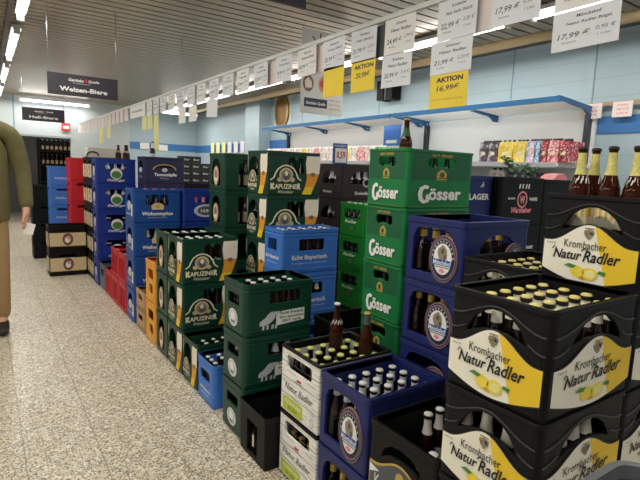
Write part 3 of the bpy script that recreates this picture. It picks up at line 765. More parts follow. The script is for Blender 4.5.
# ------------------------------------------------------------------ lamps
def tube_lamp(x, y0, y1, z, label, group, along='y'):
    L = y1-y0
    root = bpy.data.objects.new('ceiling_lamp', None); COL.objects.link(root)
    root.location = (x, (y0+y1)/2, z) if along == 'y' else ((y0+y1)/2, x, z)
    root.rotation_euler = (0, 0, 0 if along == 'y' else PI/2)
    tag(root, label, 'lamp', group)
    h = MB().box(-.045, .045, -L/2, L/2, .03, .06, FIXT); h.build('housing', root)
    t = MB().tube([(0, -L/2+.03, 0), (0, L/2-.03, 0)], .021, TUBE, 10); t.build('tube', root)
    MB().box(-.03, .03, -L/2, -L/2+.03, -.03, .03, FIXT).build('socket', root); MB().box(-.03, .03, L/2-.03, L/2, -.03, .03, FIXT).build('socket', root)
    ld = bpy.data.lights.new('tube_light', 'AREA'); ld.shape = 'RECTANGLE'; ld.size = .10; ld.size_y = L*.95; ld.energy = TUBE_WATT*L/1.5; ld.color = (1, .955, .87)
    lo = bpy.data.objects.new('tube_light', ld); COL.objects.link(lo); lo.parent = root; lo.location = (0, 0, -.035)
    return root
WHICH = ['first', 'second', 'third', 'fourth', 'fifth', 'sixth', 'seventh', 'eighth', 'ninth', 'tenth']
for i, (a, b) in enumerate([(-1.6, .1), (.4, 2.1), (2.4, 4.0), (3.98+.2, 5.53), (6.08, 7.83), (8.42, 10.12), (10.6, 12.3)]):
    lab = ['', '', '', 'nearest of the tube lamps in the aisle row, cut by the photo top', 'long tube lamp second nearest in the aisle ceiling row', 'short looking tube lamp third nearest in the aisle ceiling row', 'tube lamp farthest along the aisle ceiling row by the far wall'][i]
    tube_lamp(.347, a, b, 2.735, lab or f'tube lamp of the aisle row behind the camera, {WHICH[i]} of three', 'aisle ceiling lamps')
for i in range(7):
    a = -1.0+i*1.85
    tube_lamp(3.65, a, a+1.65, 2.72, f'tube lamp of the wall side ceiling row, {WHICH[i]} from the camera end', 'wall side ceiling lamps')
for i in range(4):  # added row, out of view, as fill light on the crates' aisle faces
    tube_lamp(-2.1, -1.2+i*2.6, .4+i*2.6, 2.735, f'added unseen tube lamp brightening the aisle faces, {WHICH[i]} from the entrance end', 'added lamps left of the aisle')
tube_lamp(12.3, .68, 2.05, 2.68, 'white tube lamp lying across the aisle above the smaller dark sign', None, 'x')
tube_lamp(11.4, 3.36, 4.2, 2.62, 'short tube lamp lying crosswise near the far right corner', None, 'x')

# ------------------------------------------------------------------ overhead signs
def hang_sign(cx, y, zb, wd, ht, label, main, wires=True):
    o = MB().box(-wd/2, wd/2, -.012, .012, 0, ht, SIGN).build('hanging_sign', None, (cx, y, zb)); tag(o, label, 'sign')
    fn = lambda u, v, d: (u, -.012-d, v)
    if not main:
        for s in (-1, 1): MB().tube([(s*(wd/2-.01), 0, ht), (s*(wd/2-.01), 0, CEIL-zb)], .0025, STEEL, 5).build('hanging_wire', o)
        return o
    m = MB()
    if main: add_text(m, main, fn, 0, ht*.30, WHITE, .0015, w=wd*.68, h=ht*.22, bold=.035)
    add_text(m, 'Getränke', fn, -wd*.11, ht*.74, WHITE, .0015, w=wd*.21, h=ht*.14, shear=.2, bold=.03)
    add_text(m, 'Quelle', fn, wd*.145, ht*.74, WHITE, .0015, w=wd*.16, h=ht*.14, shear=.2, bold=.03)
    add_text(m, 'Ihr Getränkemarkt', fn, -wd*.03, ht*.60, WHITE, .0015, w=wd*.24, h=ht*.05)
    m.flat([(wd*.03+math.cos(2*PI*k/10)*(.035 if k % 2 else .015)*wd*1.0, ht*.76+math.sin(2*PI*k/10)*(.035 if k % 2 else .015)*wd) for k in range(10)], REDPR, fn, .0018)
    m.build('lettering', o)
    for s in (-1, 1): MB().tube([(s*(wd/2-.01), 0, ht), (s*(wd/2-.01), 0, CEIL-zb)], .0025, STEEL, 5).build('hanging_wire', o)
    return o
hang_sign(.783, 5.0, 2.026, .575, .185, 'dark hanging sign reading Weizen-Biere above the left of the aisle', 'Weizen-Biere')
hang_sign(.80, 8.7, 2.03, .565, .19, 'smaller looking dark hanging sign reading Hell-Biere farther down the aisle', 'Hell-Biere')
hang_sign(1.255, 2.5, 2.35, .575, .185, 'dark hanging sign at the top edge of which only the lower corner shows', '')
o = MB().box(-.085, .085, -.01, .01, 0, .17, REDPR).build('wall_sign', None, (1.585, FY-.03, 2.12)); tag(o, 'small red and white sign on the far wall beside the dark opening', 'sign')
m = MB(); m.flat(rect(-.06, .06, .05, .11), WHITE, lambda u, v, d: (u, -.011-d, v), .001); m.build('arrow_panel', o)

# ------------------------------------------------------------------ price rail and its cards
r = MB().box(-.014, .014, 0, 12.3, .002, .026, FIXT).build('price_rail', None, (1.795, .25, 2.245)); tag(r, 'long pale rail hung from the ceiling carrying the price cards', 'rail')
for yy in (.6, 2.95, 5.1, 7.4, 9.6, 11.8): MB().tube([(0, yy, .03), (0, yy, CEIL-2.245)], .0025, STEEL, 5).build('hanging_wire', r)
def price_card(y0, y1, z0, z1, label, paper, lines, group, x=1.8-.014, tilt=0):
    wd, ht = y1-y0, z1-z0
    o = MB().box(-.0015, .0015, -wd/2, wd/2, -ht, 0, paper).build('price_card', None, (x, (y0+y1)/2, z1)); tag(o, label, 'price card', group)
    o.rotation_euler = (tilt, 0, 0)
    if lines:
        fn = lambda u, v, d: (-.0015-d, -u, v); m = MB()
        for (s, cu, cv, tw, th, mm, sh, bo) in lines: add_text(m, s, fn, cu*wd, (cv-1)*ht, mm, .0006, w=tw*wd, h=th*ht, shear=sh, bold=bo)
        m.build('print', o)
    return o
def price_lines(prod, prod2, price, litre, dk=GREYPR):
    return [(prod, .05, .84, .36, .08, GREYPR, 0, .02), (prod2, .05, .66, .66, .09, GREYPR, 0, .02), (price, -.16, .36, .5, .17, dk, .18, .012), (litre, .31, .42, .28, .11, dk, .18, 0), ('Kasten', -.22, .2, .22, .05, GREYPR, 0, 0), ('1 Liter', .3, .26, .2, .05, GREYPR, 0, 0)]
PR = [('Mönchshof', 'Natur Radler Bügel', '17,99 €', '0,95 €'), ('Mönchshof', 'Kellerbier', '17,99 €', '0,95 €'), ('Krombacher', 'Natur Radler 24x0,33', '22,99 €', '2,30 €'), ('Gösser', 'Natur Radler', '24,49 €', '1,99 €'),
      ('Brauhaus', 'Hell 20x0,5', '21,99 €', '2,20 €'), ('Brauerei', 'Weizen 20x0,5', '20,99 €', '2,10 €'), ('Brauerei', 'Alkoholfrei', '18,99 €', '1,90 €'), ('Kloster', 'Dunkel 20x0,5', '19,99 €', '2,00 €')]
starts = [.91, 1.19, 1.49, 1.86, 2.15, 2.44, 2.74, 3.04, 3.39, 3.71, 4.0, 4.32, 4.64, 4.93, 5.26, 5.56, 5.88, 6.16, 6.46]
NTH = ['first', 'second', 'third', 'fourth', 'fifth', 'sixth', 'seventh', 'eighth', 'ninth', 'tenth', 'eleventh', 'twelfth', 'thirteenth', 'fourteenth', 'fifteenth', 'sixteenth', 'seventeenth', 'eighteenth', 'nineteenth', 'twentieth',
       'twenty-first', 'twenty-second', 'twenty-third', 'twenty-fourth', 'twenty-fifth', 'twenty-sixth', 'twenty-seventh', 'twenty-eighth', 'twenty-ninth', 'thirtieth', 'thirty-first', 'thirty-second', 'thirty-third', 'thirty-fourth', 'thirty-fifth']
rc = random.Random(3)
for i, s in enumerate(starts):
    price_card(s, s+.222, 2.068, 2.243, f'white price card on the rail, {NTH[i]} of the upper row from the right', PAPERB if i % 3 else PAPER, price_lines(*PR[i % 8]), 'price cards of the upper row', tilt=rc.uniform(-.03, .03))
price_card(6.76, 7.56, 2.085, 2.243, 'wide white card on the rail among the narrow ones, over the deep blue crates', PAPER, [('Bier-Spezialitäten', 0, .5, .7, .3, GREYPR, 0, .02)], None)
for i in range(16):
    s = 7.7+i*.29
    price_card(s, s+.205, 2.07, 2.243, f'pinkish white price card on the far rail, {NTH[i]} beyond the wide card', PAPERP, None, 'price cards on the far rail', tilt=rc.uniform(-.04, .04))
price_card(.89, 1.13, 1.925, 2.062, 'white price card reading 17,99 with a white lower edge, lowest at the right', PAPERB, price_lines('Mönchshof', 'Natur Radler Bügel', '17,99 €', '0,95 €'), None, tilt=-.02)
price_card(1.50, 1.74, 1.92, 2.066, 'white price card reading 21,99 between another card and a yellow card', PAPERB, price_lines('Gösser', 'Natur Radler', '21,99 €', '2,20 €'), None)
price_card(1.51, 1.735, 1.765, 1.918, 'yellow card reading AKTION 16,99 hanging lowest on the rail', PAPERY, [('AKTION', .03, .84, .7, .15, DARKPR, 0, .04), ('16,99€', .0, .58, .6, .2, DARKPR, .15, .01), ('statt 21,99 gültig bis Samstag', 0, .26, .8, .035, GREYPR, 0, 0)], None)
price_card(1.87, 2.09, 1.90, 2.064, 'white price card reading 20,99 under another card, above the black speaker', PAPERB, price_lines('Brauhaus', 'Natur Radler', '20,99 €', '2,10 €'), None, tilt=.02)
price_card(2.15, 2.36, 1.905, 2.075, 'yellow card reading AKTION 20,99 on the rail near the speaker', PAPERY, [('AKTION', .03, .8, .8, .14, DARKPR, 0, .04), ('20,99€', .0, .52, .6, .2, DARKPR, .15, .01)], None)
price_card(2.43, 2.64, 1.905, 2.08, 'blank yellow card on the rail in front of the white poster', PAPERY, None, None, tilt=.03)
for i, (a, b, z0, z1, pm, lab) in enumerate([(4.34, 4.6, 1.91, 2.07, PAPERB, 'tilted white card hanging alone below the upper row, over the dark green crates'), (4.88, 5.10, 1.90, 2.06, PAPER, 'white lower card in the middle of the rail, right of a like one'),
        (5.2, 5.42, 1.90, 2.07, PAPER, 'white lower card in the middle of the rail, left of a like one'), (6.17, 6.37, 1.63, 2.06, PAPERPY, 'long pale yellow strip of paper hanging from the rail'),
        (6.44, 6.66, 1.90, 2.07, PAPERPY, 'pale yellow lower card next to the long paper strip'), (6.70, 6.92, 1.90, 2.08, PAPERPY, 'pale yellow lower card, second to the left of the paper strip'),
        (8.9, 9.2, 1.86, 2.07, PAPERPY, 'pale yellow lower card on the far rail, right one of two'), (9.5, 9.9, 1.8, 2.07, PAPERPY, 'pale yellow lower card on the far rail, left one of two')]):
    price_card(a, b, z0, z1, lab, pm, None, None, tilt=.06 if i == 0 else .0)
# cards on the back of the rail, seen through the gaps
for i in range(4):
    s = 1.42+i*.62
    price_card(s, s+.24, 2.075, 2.243, f'grey looking card on the back of the rail, {NTH[i]} gap from the right', GREYPR if i == 1 else PAPERP, None, 'cards on the back of the rail', x=1.8+.014)

# white poster with orange pictures, blue lozenge sign
po = MB().box(-.24, .24, -.002, .002, 0, .75, PAPER).build('hanging_poster', None, (2.69, 4.0, 1.985)); tag(po, 'white hanging poster with round orange pictures and blue logo behind the price cards', 'poster')
fn = lambda u, v, d: (u, -.002-d, v); m = MB()
m.flat(ell(-.16, .27, .06, .075, 18), BROWNPR, fn, .001); m.flat(blob(-.16, .27, .045, 12, .3, 4), FOAM, fn, .0016); m.flat(ell(.015, .275, .06, .075, 18), mat('orange_print', '#e58a4a', vary=.2, scale=60), fn, .001); m.flat(blob(.015, .275, .04, 12, .3, 5), REDPR, fn, .0016)
m.flat(rect(-.2, .06, .06, .14), NAVYPR, fn, .001); add_text(m, 'Getränke Quelle', fn, -.07, .095, WHITE, .0016, w=.22, h=.035, shear=.2, bold=.02)
for v in (.06, .10, .14): add_text(m, 'Angebote der Woche', fn, .15, v, REDPR, .001, w=.13, h=.018)
for pts in ([(-.1, .58), (-.05, .65), (-.04, .73)], [(-.07, .63), (-.13, .69)], [(-.05, .65), (.01, .71)]): m.flat(band(pts, .012), DARKPR, fn, .001)
m.flat(band([(.07, .59), (.13, .66), (.2, .70)], .03), PINK, fn, .001); m.build('print', po)
for s in (-.22, .22): MB().tube([(s, 0, .72), (s, 0, CEIL-1.985)], .002, STEEL, 5).build('hanging_wire', po)
lz = MB().box(-.06, .06, -.004, .004, 0, .2, SILVER).build('lozenge_sign', None, (2.02, 2.25, 2.13)); tag(lz, 'small hanging sign with dark blue lozenges behind the white price cards', 'sign')
m = MB(); fn = lambda u, v, d: (u, -.004-d, v)
for i in range(4):
    for j in range(5):
        u, v = -.045+.03*i, .02+.04*j; m.flat([(u, v-.018), (u+.013, v), (u, v+.018), (u-.013, v)], BLUEPR, fn, .001)
m.build('print', lz); MB().tube([(0, 0, .2), (0, 0, CEIL-2.13)], .002, STEEL, 5).build('hanging_wire', lz)

# ------------------------------------------------------------------ wall furniture: plaque, speaker, canopies, shelf
pq = MB().prism(ell(0, 0, .25, .30, 28), [ell(0, 0, .195, .24, 28)], mat('plaque_gold', '#8f7034', rough=.35, metal=.6, vary=.1), lambda u, v, d: (-d, -u, v), 0, .03).build('oval_plaque', None, (WX-.006, 8.1, 2.5)); tag(pq, 'oval gold framed plaque on a pale backing on the blue wall', 'plaque')
pq.rotation_euler = (0, 0, 0)
MB().prism(ell(0, 0, .2, .245, 24), [], mat('plaque_relief', '#7a5a2a', rough=.4, metal=.5, vary=.4, scale=14), lambda u, v, d: (-d, -u, v), -.0, .02).build('relief', pq)
MB().prism(rect(-.32, .32, -.36, .30), [], mat('plaque_backing', '#c8d4d2', vary=.03), lambda u, v, d: (-d, -u, v), -.003, .001).build('backing', pq)
sp = bpy.data.objects.new('wall_speaker', None); COL.objects.link(sp); sp.scale = (1, .75, 1); sp.location = (WX-.09, 5.12, 2.42); tag(sp, 'black loudspeaker pair with a bright strip on the blue wall above the canopy gap', 'speaker')
MB().prism(rrect(-.2, -.03, 0, .25, .02), [], DBLACK, lambda u, v, d: (-d, -u, v), -.08, .08).build('cabinet', sp)
MB().prism(rrect(.03, .2, 0, .25, .02), [], DBLACK, lambda u, v, d: (-d, -u, v), -.08, .08).build('cabinet', sp)
MB().prism(rect(-.03, .03, .01, .24), [], STEEL, lambda u, v, d: (-d, -u, v), -.085, .06).build('bracket', sp)

WHITEP = mat('white_panel', '#eef0f0', rough=.5, vary=.02)
def canopy(y0, y1, ys, label):
    root = bpy.data.objects.new('shelf_canopy', None); COL.objects.link(root); root.location = (4.0, (y0+y1)/2, 2.12); tag(root, label, 'canopy', 'blue canopies over the wall shelf')
    h = (y1-y0)/2
    MB().box(-.012, .02, -h, h, -.012, .036, CANBLUE).build('front_rail', root)
    MB().prism([(0, .04), (.56, .0), (.56, -.012), (0, .028)], [], WHITEP, lambda u, v, d: (u, d, v), -h+.01, h-.01).build('roof_panel', root)
    for yy in ys:
        b = MB().prism([(0, .04), (.575, .0), (.575, -.075), (.5, -.075), (.42, -.03), (.0, .01)], [ell(.535, -.045, .018, .018, 10)], CANBLUE, lambda u, v, d: (u, d, v), -.012, .012)
        b.build('bracket', root, (0, yy-root.location.y, 0))
    MB().box(.022, .03, -h+.06, h-.06, -.011, .012, mat('canopy_strip', '#ffffff', vary=0, emit=1.6)).build('light_strip', root)
    ld = bpy.data.lights.new('canopy_light', 'AREA'); ld.shape = 'RECTANGLE'; ld.size = .04; ld.size_y = (y1-y0)-.2; ld.energy = CANOPY_WATT*(y1-y0)/2; ld.color = (1, .99, .97)
    lo = bpy.data.objects.new('canopy_light', ld); COL.objects.link(lo); lo.parent = root; lo.location = (.04, 0, -.03); lo.rotation_euler = (0, math.radians(-50), 0)
    return root
canopy(2.40, 4.44, (2.42, 3.42, 4.41), 'blue edged white canopy over the wall shelf, the right and nearer one')
canopy(4.50, 7.75, (4.52, 5.55, 6.6, 7.72), 'blue edged white canopy over the wall shelf, the left and farther one')
sh = bpy.data.objects.new('wall_shelf', None); COL.objects.link(sh); sh.location = (4.3, 5.0, 0); tag(sh, 'long white wall shelf with dark uprights loaded with packs', 'shelf')
MB().box(.26, .29, -2.62, 2.75, 0, 2.1, WHITEP).build('back_panel', sh)
for k, z in enumerate((1.575, 1.30, .85, .4)):
    sb = MB().box(-.3, .27, -2.62, 2.75, z, z+.03, WHITEP).build('shelf_board', sh)
    MB().box(-.312, -.298, -2.62, 2.75, z-.012, z+.032, SILVER).build('price_strip', sb)
UPR = mat('dark_upright', '#3d4248', rough=.4, metal=.5, vary=.05)
for yy in (-2.57, -.6, 2.75):
    u = MB().box(.2, .27, yy-.02, yy+.02, 0, 2.05, UPR); u.build('upright', sh)
MB().box(-.3, .27, -2.62, 2.75, 0, .1, WHITEP).build('plinth', sh)
def pack(y0, y1, z, ht, mt, label, name='bottle_pack', dep=.26, x=4.03, group='packs on the wall shelf', caps=None):
    wd = y1-y0-.008
    o = MB().prism([(-wd/2, 0), (wd/2, 0), (wd/2, ht*.66), (wd*.4, ht), (-wd*.4, ht), (-wd/2, ht*.66)], [], mt, lambda u, v, d: (-d, -u, v), -dep, 0).build(name, None, (x, (y0+y1)/2, z)); tag(o, label, 'pack', group)
    c = MB()
    for k in range(3): c.lathe([(.016, ht), (.016, ht+.012), (.012, ht+.02)], caps or CAPK, 8, (.06, -wd/2+wd*(k+.5)/3, 0))
    c.build('bottle_cap', o)
    MB().prism(rect(-wd*.2, wd*.2, ht*.34, ht*.5), [], CREAM if caps is None else caps, lambda u, v, d: (-d, -u, v), -.001, .0015).build('label', o)
    return o
P_Y = pack_mat('yellow_pack', '#f2dc6c', '#f7e9a0', '#e9c94a'); P_PB = pack_mat('pink_blue_pack', '#e3b9cf', '#f1e6ee', '#7fb4dc', 45); P_BL = pack_mat('blue_pack', '#8fc0e4', '#d8e8f4', '#5a90c8', 45)
P_R = pack_mat('red_pack', '#b8404c', '#e0b8b8', '#6a1e28', 75); P_RW = pack_mat('red_white_pack', '#e88e96', '#f6ecea', '#c94a58', 75); P_D = pack_mat('dark_pack', '#4a4450', '#6c6470', '#c0b8c0', 45); P_PALE = pack_mat('pale_pack', '#e9e2da', '#f2eeea', '#d8b8b0', 45); P_GR = pack_mat('green_pack', '#7cc070', '#a8dc9a', '#4a9a44', 45)
right = [(2.99, 3.10, P_D, 'dark grey can pack at the left end of the visible right shelf'), (3.10, 3.2, P_D, 'dark grey can pack half hidden behind the grass green crate top'), (2.83, 2.985, P_Y, 'plain yellow six-pack on the wall shelf, left of a like one'),
         (2.70, 2.825, P_Y, 'plain yellow six-pack on the wall shelf, next to the pink and blue pack'), (2.61, 2.69, P_PB, 'pink and pale blue pack between yellow and blue packs on the wall shelf'), (2.56, 2.605, P_BL, 'narrow light blue pack on the wall shelf'),
         (2.49, 2.55, P_R, 'dark red can pack on the wall shelf beside the light blue pack'), (2.385, 2.483, P_RW, 'red and white patterned pack near the right end of the wall shelf')]
for a, b, mt, lab in right: pack(a, b, 1.607, .185, mt, lab, group='packs on the right of the wall shelf')
pack(2.30, 2.378, 1.607, .18, P_R, 'dark red and white pack at the right end of the wall shelf', group='packs on the right of the wall shelf'); pack(2.9, 3.1, 1.332, .20, P_PALE, 'white pack on the lower shelf under the dark can packs', x=4.06); pack(2.65, 2.88, 1.332, .19, P_D, 'grey pack on the lower shelf under the yellow packs', x=4.06)
kinds = [P_PALE, P_PALE, P_RW, P_PALE, P_Y, P_PALE]
for i in range(18):
    a = 4.62+i*.172
    pack(a, a+.165, 1.607, .17, P_GR if i == 0 else kinds[i % 6], 'green pack on the left shelf right beside the brown crates' if i == 0 else f'pale pack on the left wall shelf, {NTH[i-1]} to the left of the green pack', group='packs on the left of the wall shelf', caps=CAPW)
for i, (a, b, lab) in enumerate([(2.32, 2.51, 'pinkish price card hanging on the wall rail, next to the canopy end'), (2.07, 2.23, 'pinkish price card hanging on the wall rail, at the right photo edge')]):
    o = MB().box(-.002, .002, -(b-a)/2, (b-a)/2, 0, .13, PAPERP).build('price_card', None, (WX-.07, (a+b)/2, 2.015)); tag(o, lab, 'price card', 'cards on the wall rail')
    m = MB(); fn = lambda u, v, d: (-.002-d, -u, v)
    for v, t_ in ((.1, 'Angebot'), (.065, 'Sekt 0,75'), (.03, '3,99 €')): add_text(m, t_, fn, 0, v, REDPR, .0006, w=(b-a)*.6, h=.018)
    m.build('print', o)
o = MB().box(WX-.068, WX-.05, .5, 2.52, 2.12, 2.15, BEIGE).box(WX-.055, WX, 1.2, 1.23, 2.125, 2.145, BEIGE).box(WX-.055, WX, 2.3, 2.33, 2.125, 2.145, BEIGE).build('wall_rail'); tag(o, 'thin beige rail on the right wall above the blue band', 'rail')
o = MB().box(-.006, .006, -.15, .15, 0, .25, LBLUE).build('wall_board', None, (4.2, 4.66, 1.80)); tag(o, 'light blue board under the gap between the canopies, behind the brown display bottle', 'board')
MB().flat(rect(-.1, .1, .03, .07), WHITE, lambda u, v, d: (-.006-d, -u, v), .001).build('print', o)
# price cards on the band of the far walls
for i, (xx, zz) in enumerate([(3.3, 1.82), (3.75, 1.80)]):
    o = MB().box(-.11, .11, -.003, .003, 0, .15, PAPER).build('price_card', None, (xx, FY-.03, zz)); tag(o, f'white price card on the blue band of the far wall, {["left", "right"][i]} of two', 'price card')
for i in range(7):
    o = MB().box(-.003, .003, -.1, .1, 0, .24, PAPERPY if i in (4, 5, 6) else PAPERB).build('price_card', None, (WX-.03, 9.4+i*.33, 1.78)); tag(o, f'small card on the blue band by the wall pier, {NTH[i]} from the right', 'price card', 'cards on the band by the pier')

# ------------------------------------------------------------------ pallets
def pallet(x0, x1, y0, y1, label, ht=.144):
    root = bpy.data.objects.new('wooden_pallet', None); COL.objects.link(root); root.location = ((x0+x1)/2, (y0+y1)/2, 0); tag(root, label, 'pallet', 'pallets under the crate stacks')
    W, D = x1-x0, y1-y0; m = MB(); n = 5
    for k in range(n): m.box(-W/2, W/2, -D/2+D*(k/n)+.004, -D/2+D*(k+1)/n-.004, ht-.016, ht, WOOD)
    m.build('deck_board', root); m = MB()
    for k in (-1, 0, 1): m.box(-W/2, W/2, k*(D/2-.03)-.03, k*(D/2-.03)+.03, 0, .012, WOOD)
    m.build('base_board', root)
    for sx in (-1, 0, 1):
        for sy in (-1, 0, 1): MB().box(sx*(W/2-.04)-.04, sx*(W/2-.04)+.04, sy*(D/2-.03)-.03, sy*(D/2-.03)+.03, .012, ht-.016, WOOD).build('block', root)
pallet(1.048, 1.451, .588, .884, 'wooden pallet under the black lemon crates at the right front', .062)
pallet(1.465, 1.868, .595, .891, 'low wooden pallet under the tall stack of lemon crates', .042)
pallet(1.475, 1.878, .907, 1.20, 'low wooden pallet under the middle stack of lemon crates', .062)
pallet(1.558, 1.985, 1.272, 1.6, 'wooden pallet under the four-high navy crates')
pallet(1.645, 2.108, 1.704, 1.995, 'wooden pallet under the five-high grass green crates')
pallet(1.607, 2.065, 2.79, 3.045, 'wooden pallet under the light blue crates')
pallet(2.41, 2.81, 2.93, 3.25, 'wooden pallet under the bright green crates')

# ------------------------------------------------------------------ the crates
stack('flo', 1.085, 2.245, 0, 3, 'dark green crate with white oval badge', 'three-high stack by small blue crate', 'dark green oval badge crates', 'white', 'flo', (1,), short='open badge crate')
stack('kaplow', 1.09, 2.936, 0, 1, 'dark green monk crate on the floor behind the small blue crate,', 'only one high', None, 'white', short='floor monk crate')
stack('kap', 1.09, 3.229, 0, 3, 'dark green monk crate with printed beer glass', 'front aisle stack of three', 'monk crates of the front aisle stack', 'tall', 'kap', (1,), short='aisle monk crates', rng=(0, 5, 2, 4), faces='xy')
stack('kov', 1.09, 3.56, 0, 3, 'dark green crate with oval picture', 'aisle stack beside orange crates', 'oval picture crates on the aisle', 'tall', short='aisle oval crates', rng=(0, 5, 2, 4))
stack('kap2', 1.64, 3.08, 0, 5, 'dark green monk crate with printed beer glass', 'stack behind light blue crates', 'monk crates of the tall stack', None, 'kap', (0, 1), short='tall monk stack', faces='xy')
stack('kov2', 1.648, 3.838, 0, 5, 'dark green crate with oval picture', 'tall stack left of monk crates', 'oval picture crates of the tall stack', None, 'kap', (0, 1), short='tall oval stack', faces='y')
stack('blu', 1.085, 2.648, 0, 1, 'small light blue crate of capped bottles on the floor', 'beside the green oval badge stack', None, 'white', short='small blue crate')
stack('org', 1.09, 3.88, 0, 2, 'orange yellow crate with holes in its side', 'two-high stack on the aisle', 'orange crates')
stack('tan', 1.09, 4.2, 0, 2, 'low tan crate', 'pair between orange and royal blue crates', 'tan crates')
stack('wei', 1.09, 4.546, 0, 4, 'royal blue crate with white blackletter name', 'four-high aisle stack', 'royal blue lettered crates', 'pink', 'silver', (1,), short='royal blue lettered crates', rng=(1, 5, 0, 2), faces='y')
stack('wei2', 1.535, 4.53, 0, 4, 'deep blue crate with white oval logo', 'stack right of royal blue crates', 'deep blue oval logo crates', None, 'red', (0,), short='oval logo stack', faces='y')
for i, yy in enumerate((4.87, 5.2, 5.53)):
    k = 2 if i < 2 else 1
    w_ = ['nearest red pile', 'second red pile', 'farthest red pile on the aisle'][i]
    if k == 2: stack('red', 1.09, yy, 0, 2, 'red crate with tall slots', w_ + ' beside the aisle', 'red crates on the aisle', None, 'red', (0, 1), short=w_, faces='x')
    else: stack('red', 1.09, yy, 0, 1, 'single red crate with tall slots,', w_, 'red crates on the aisle', None, 'red', (0,), short=w_, faces='x')
stack('gry', 1.09, 5.86, 0, 1, 'single grey crate on the floor', 'between red crate and deep blue stack', None)
stack('oet', 1.08, 6.2, 0, 5, 'deep blue crate with green and white ball emblem', 'five-high stack', 'green ball emblem crates', None, 'silver', (0, 1), short='ball emblem stack', faces='y')
stack('fra2', 1.085, 6.52, 0, 5, 'black crate with beige label', 'tall stack behind the ball emblem crates', 'tall beige label crates')
stack('fra2', 1.085, 6.83, 0, 5, 'black crate with beige label', 'farther tall stack next to the red tower', 'farther beige label crates')
stack('fra', .642, 6.92, 0, 2, 'black crate with beige label and round medallion', 'pair jutting into the aisle', 'black medallion crates')
stack('redf', .965, 7.42, 0, 5, 'plain red crate', 'narrow red tower at the aisle end', 'red tower crates')
stack('bluf', .76, 7.82, 0, 5, 'light blue crate', 'far stack left of the red tower', 'far light blue crates')
stack('blkf', .57, 8.3, 0, 4, 'black crate with pale bottle tops', 'farthest stack behind the person', 'far black crates', 'white', short='far black crate', rng=(0, 2, 0, 1))
stack('ten', 1.53, 5.86, 0, 5, 'violet black crate with gold arch', 'stack behind royal blue crates', 'violet black crates')
stack('bay', 1.607, 2.79, .144, 3, 'light blue crate with white motto lettering', 'stack behind dark green crates', 'light blue motto crates', 'tall', 'bay', (1,), short='open motto crate', rng=(0, 5, 0, 3), faces='y')
stack('brn', 2.49, 3.36, 0, 5, 'dark brown crate with white text', 'left part of the brown stack', 'dark brown crates', None, 'silver', (0, 1), short='brown stack', faces='xy')
stack('lgr', 2.41, 2.93, .144, 4, 'bright green crate', 'narrow showing stack beside grass green crates', 'bright green crates', None, 'gos', (0, 1, 2), short='bright green stack', faces='x')
stack('gos', 1.645, 1.704, .144, 5, 'grass green crate with large white name', 'five-high stack in the middle', 'grass green named crates', None, 'gos', (0, 1, 2), short='grass green stack', faces='xy')
stack('mon', 1.558, 1.272, .144, 4, 'navy crate with round monk badge', 'taller rear navy stack', 'navy crates of the rear stack', None, 'mon', (0, 1), short='rear navy stack', faces='xy')
stack('monl', 1.13, 1.294, 0, 2, 'navy crate with round monk badge', 'open front navy stack', 'navy crates of the front stack', 'swing', 'mon', (1,), short='open navy crate', faces='x')
stack('whi', 1.13, 1.617, 0, 2, 'white plank-patterned crate with lime print', 'white pair by the black crate', 'white plank crates', 'lime', 'blk', (1,), short='open white crate', skip=((4, 1), (3, 3)), faces='x')
stack('blk', 1.06, 1.945, 0, 1, 'low black crate with tall window in its side', 'between white crates and green stack', None, None, 'blk', (0,), short='low black crate', faces='x')
stack('blk2', 1.60, 2.06, 0, 2, 'deep black crate in shade', 'pair between grass green and dark green stacks', 'shaded black crates', None)
stack('kg', 1.10, .925, 0, 2, 'black crate with gold-edged grey label', 'half-empty stack at bottom centre', 'gold label crates')
stack('kro', 1.048, .588, .062, 4, 'black crate with lemon label', 'stack at the right front', 'lemon label crates of the front stack', 'radler', 'kro', (1, 2), short='front lemon crate', faces='xy')
stack('kro', 1.465, .595, .042, 5, 'black crate with lemon label', 'tall stack behind the right front one', 'lemon label crates of the tall stack')
stack('kro', 1.475, .907, .062, 4, 'black crate with lemon label', 'stack between navy crates and tall lemon stack', 'lemon label crates of the middle stack', 'radler', 'kro', (), short='rear lemon crate')
stack('wst', 2.42, 1.75, 0, 5, 'black crate with pink ring emblem', 'stack below the yellow packs', 'pink ring emblem crates')
stack('blk3', 2.852, 1.76, 0, 5, 'plain deep black crate', 'stack between pink ring crates and lemon crates', 'plain black crates')
stack('lag', 2.128, 1.80, 0, 5, 'navy crate with white LAGER lettering', 'stack left of the pink ring crates', 'navy lettered crates')
# second column of brown crates beside the first
stack('brn', 2.94, 3.36, 0, 5, 'dark brown crate with ring emblem', 'right part of the brown stack', 'dark brown crates of the right part')

# three bottles in the half-empty crate
for i, (x, y) in enumerate([(1.335, 1.19), (1.404, 1.196), (1.147, .99)]):
    put_bottle('pils', (x, y, .298+.0165), ['white necked bottle standing at the back of the half-empty black crate', 'white necked bottle in the half-empty crate, next to the lemon crate', 'white capped bottle in the near corner of the half-empty black crate'][i])
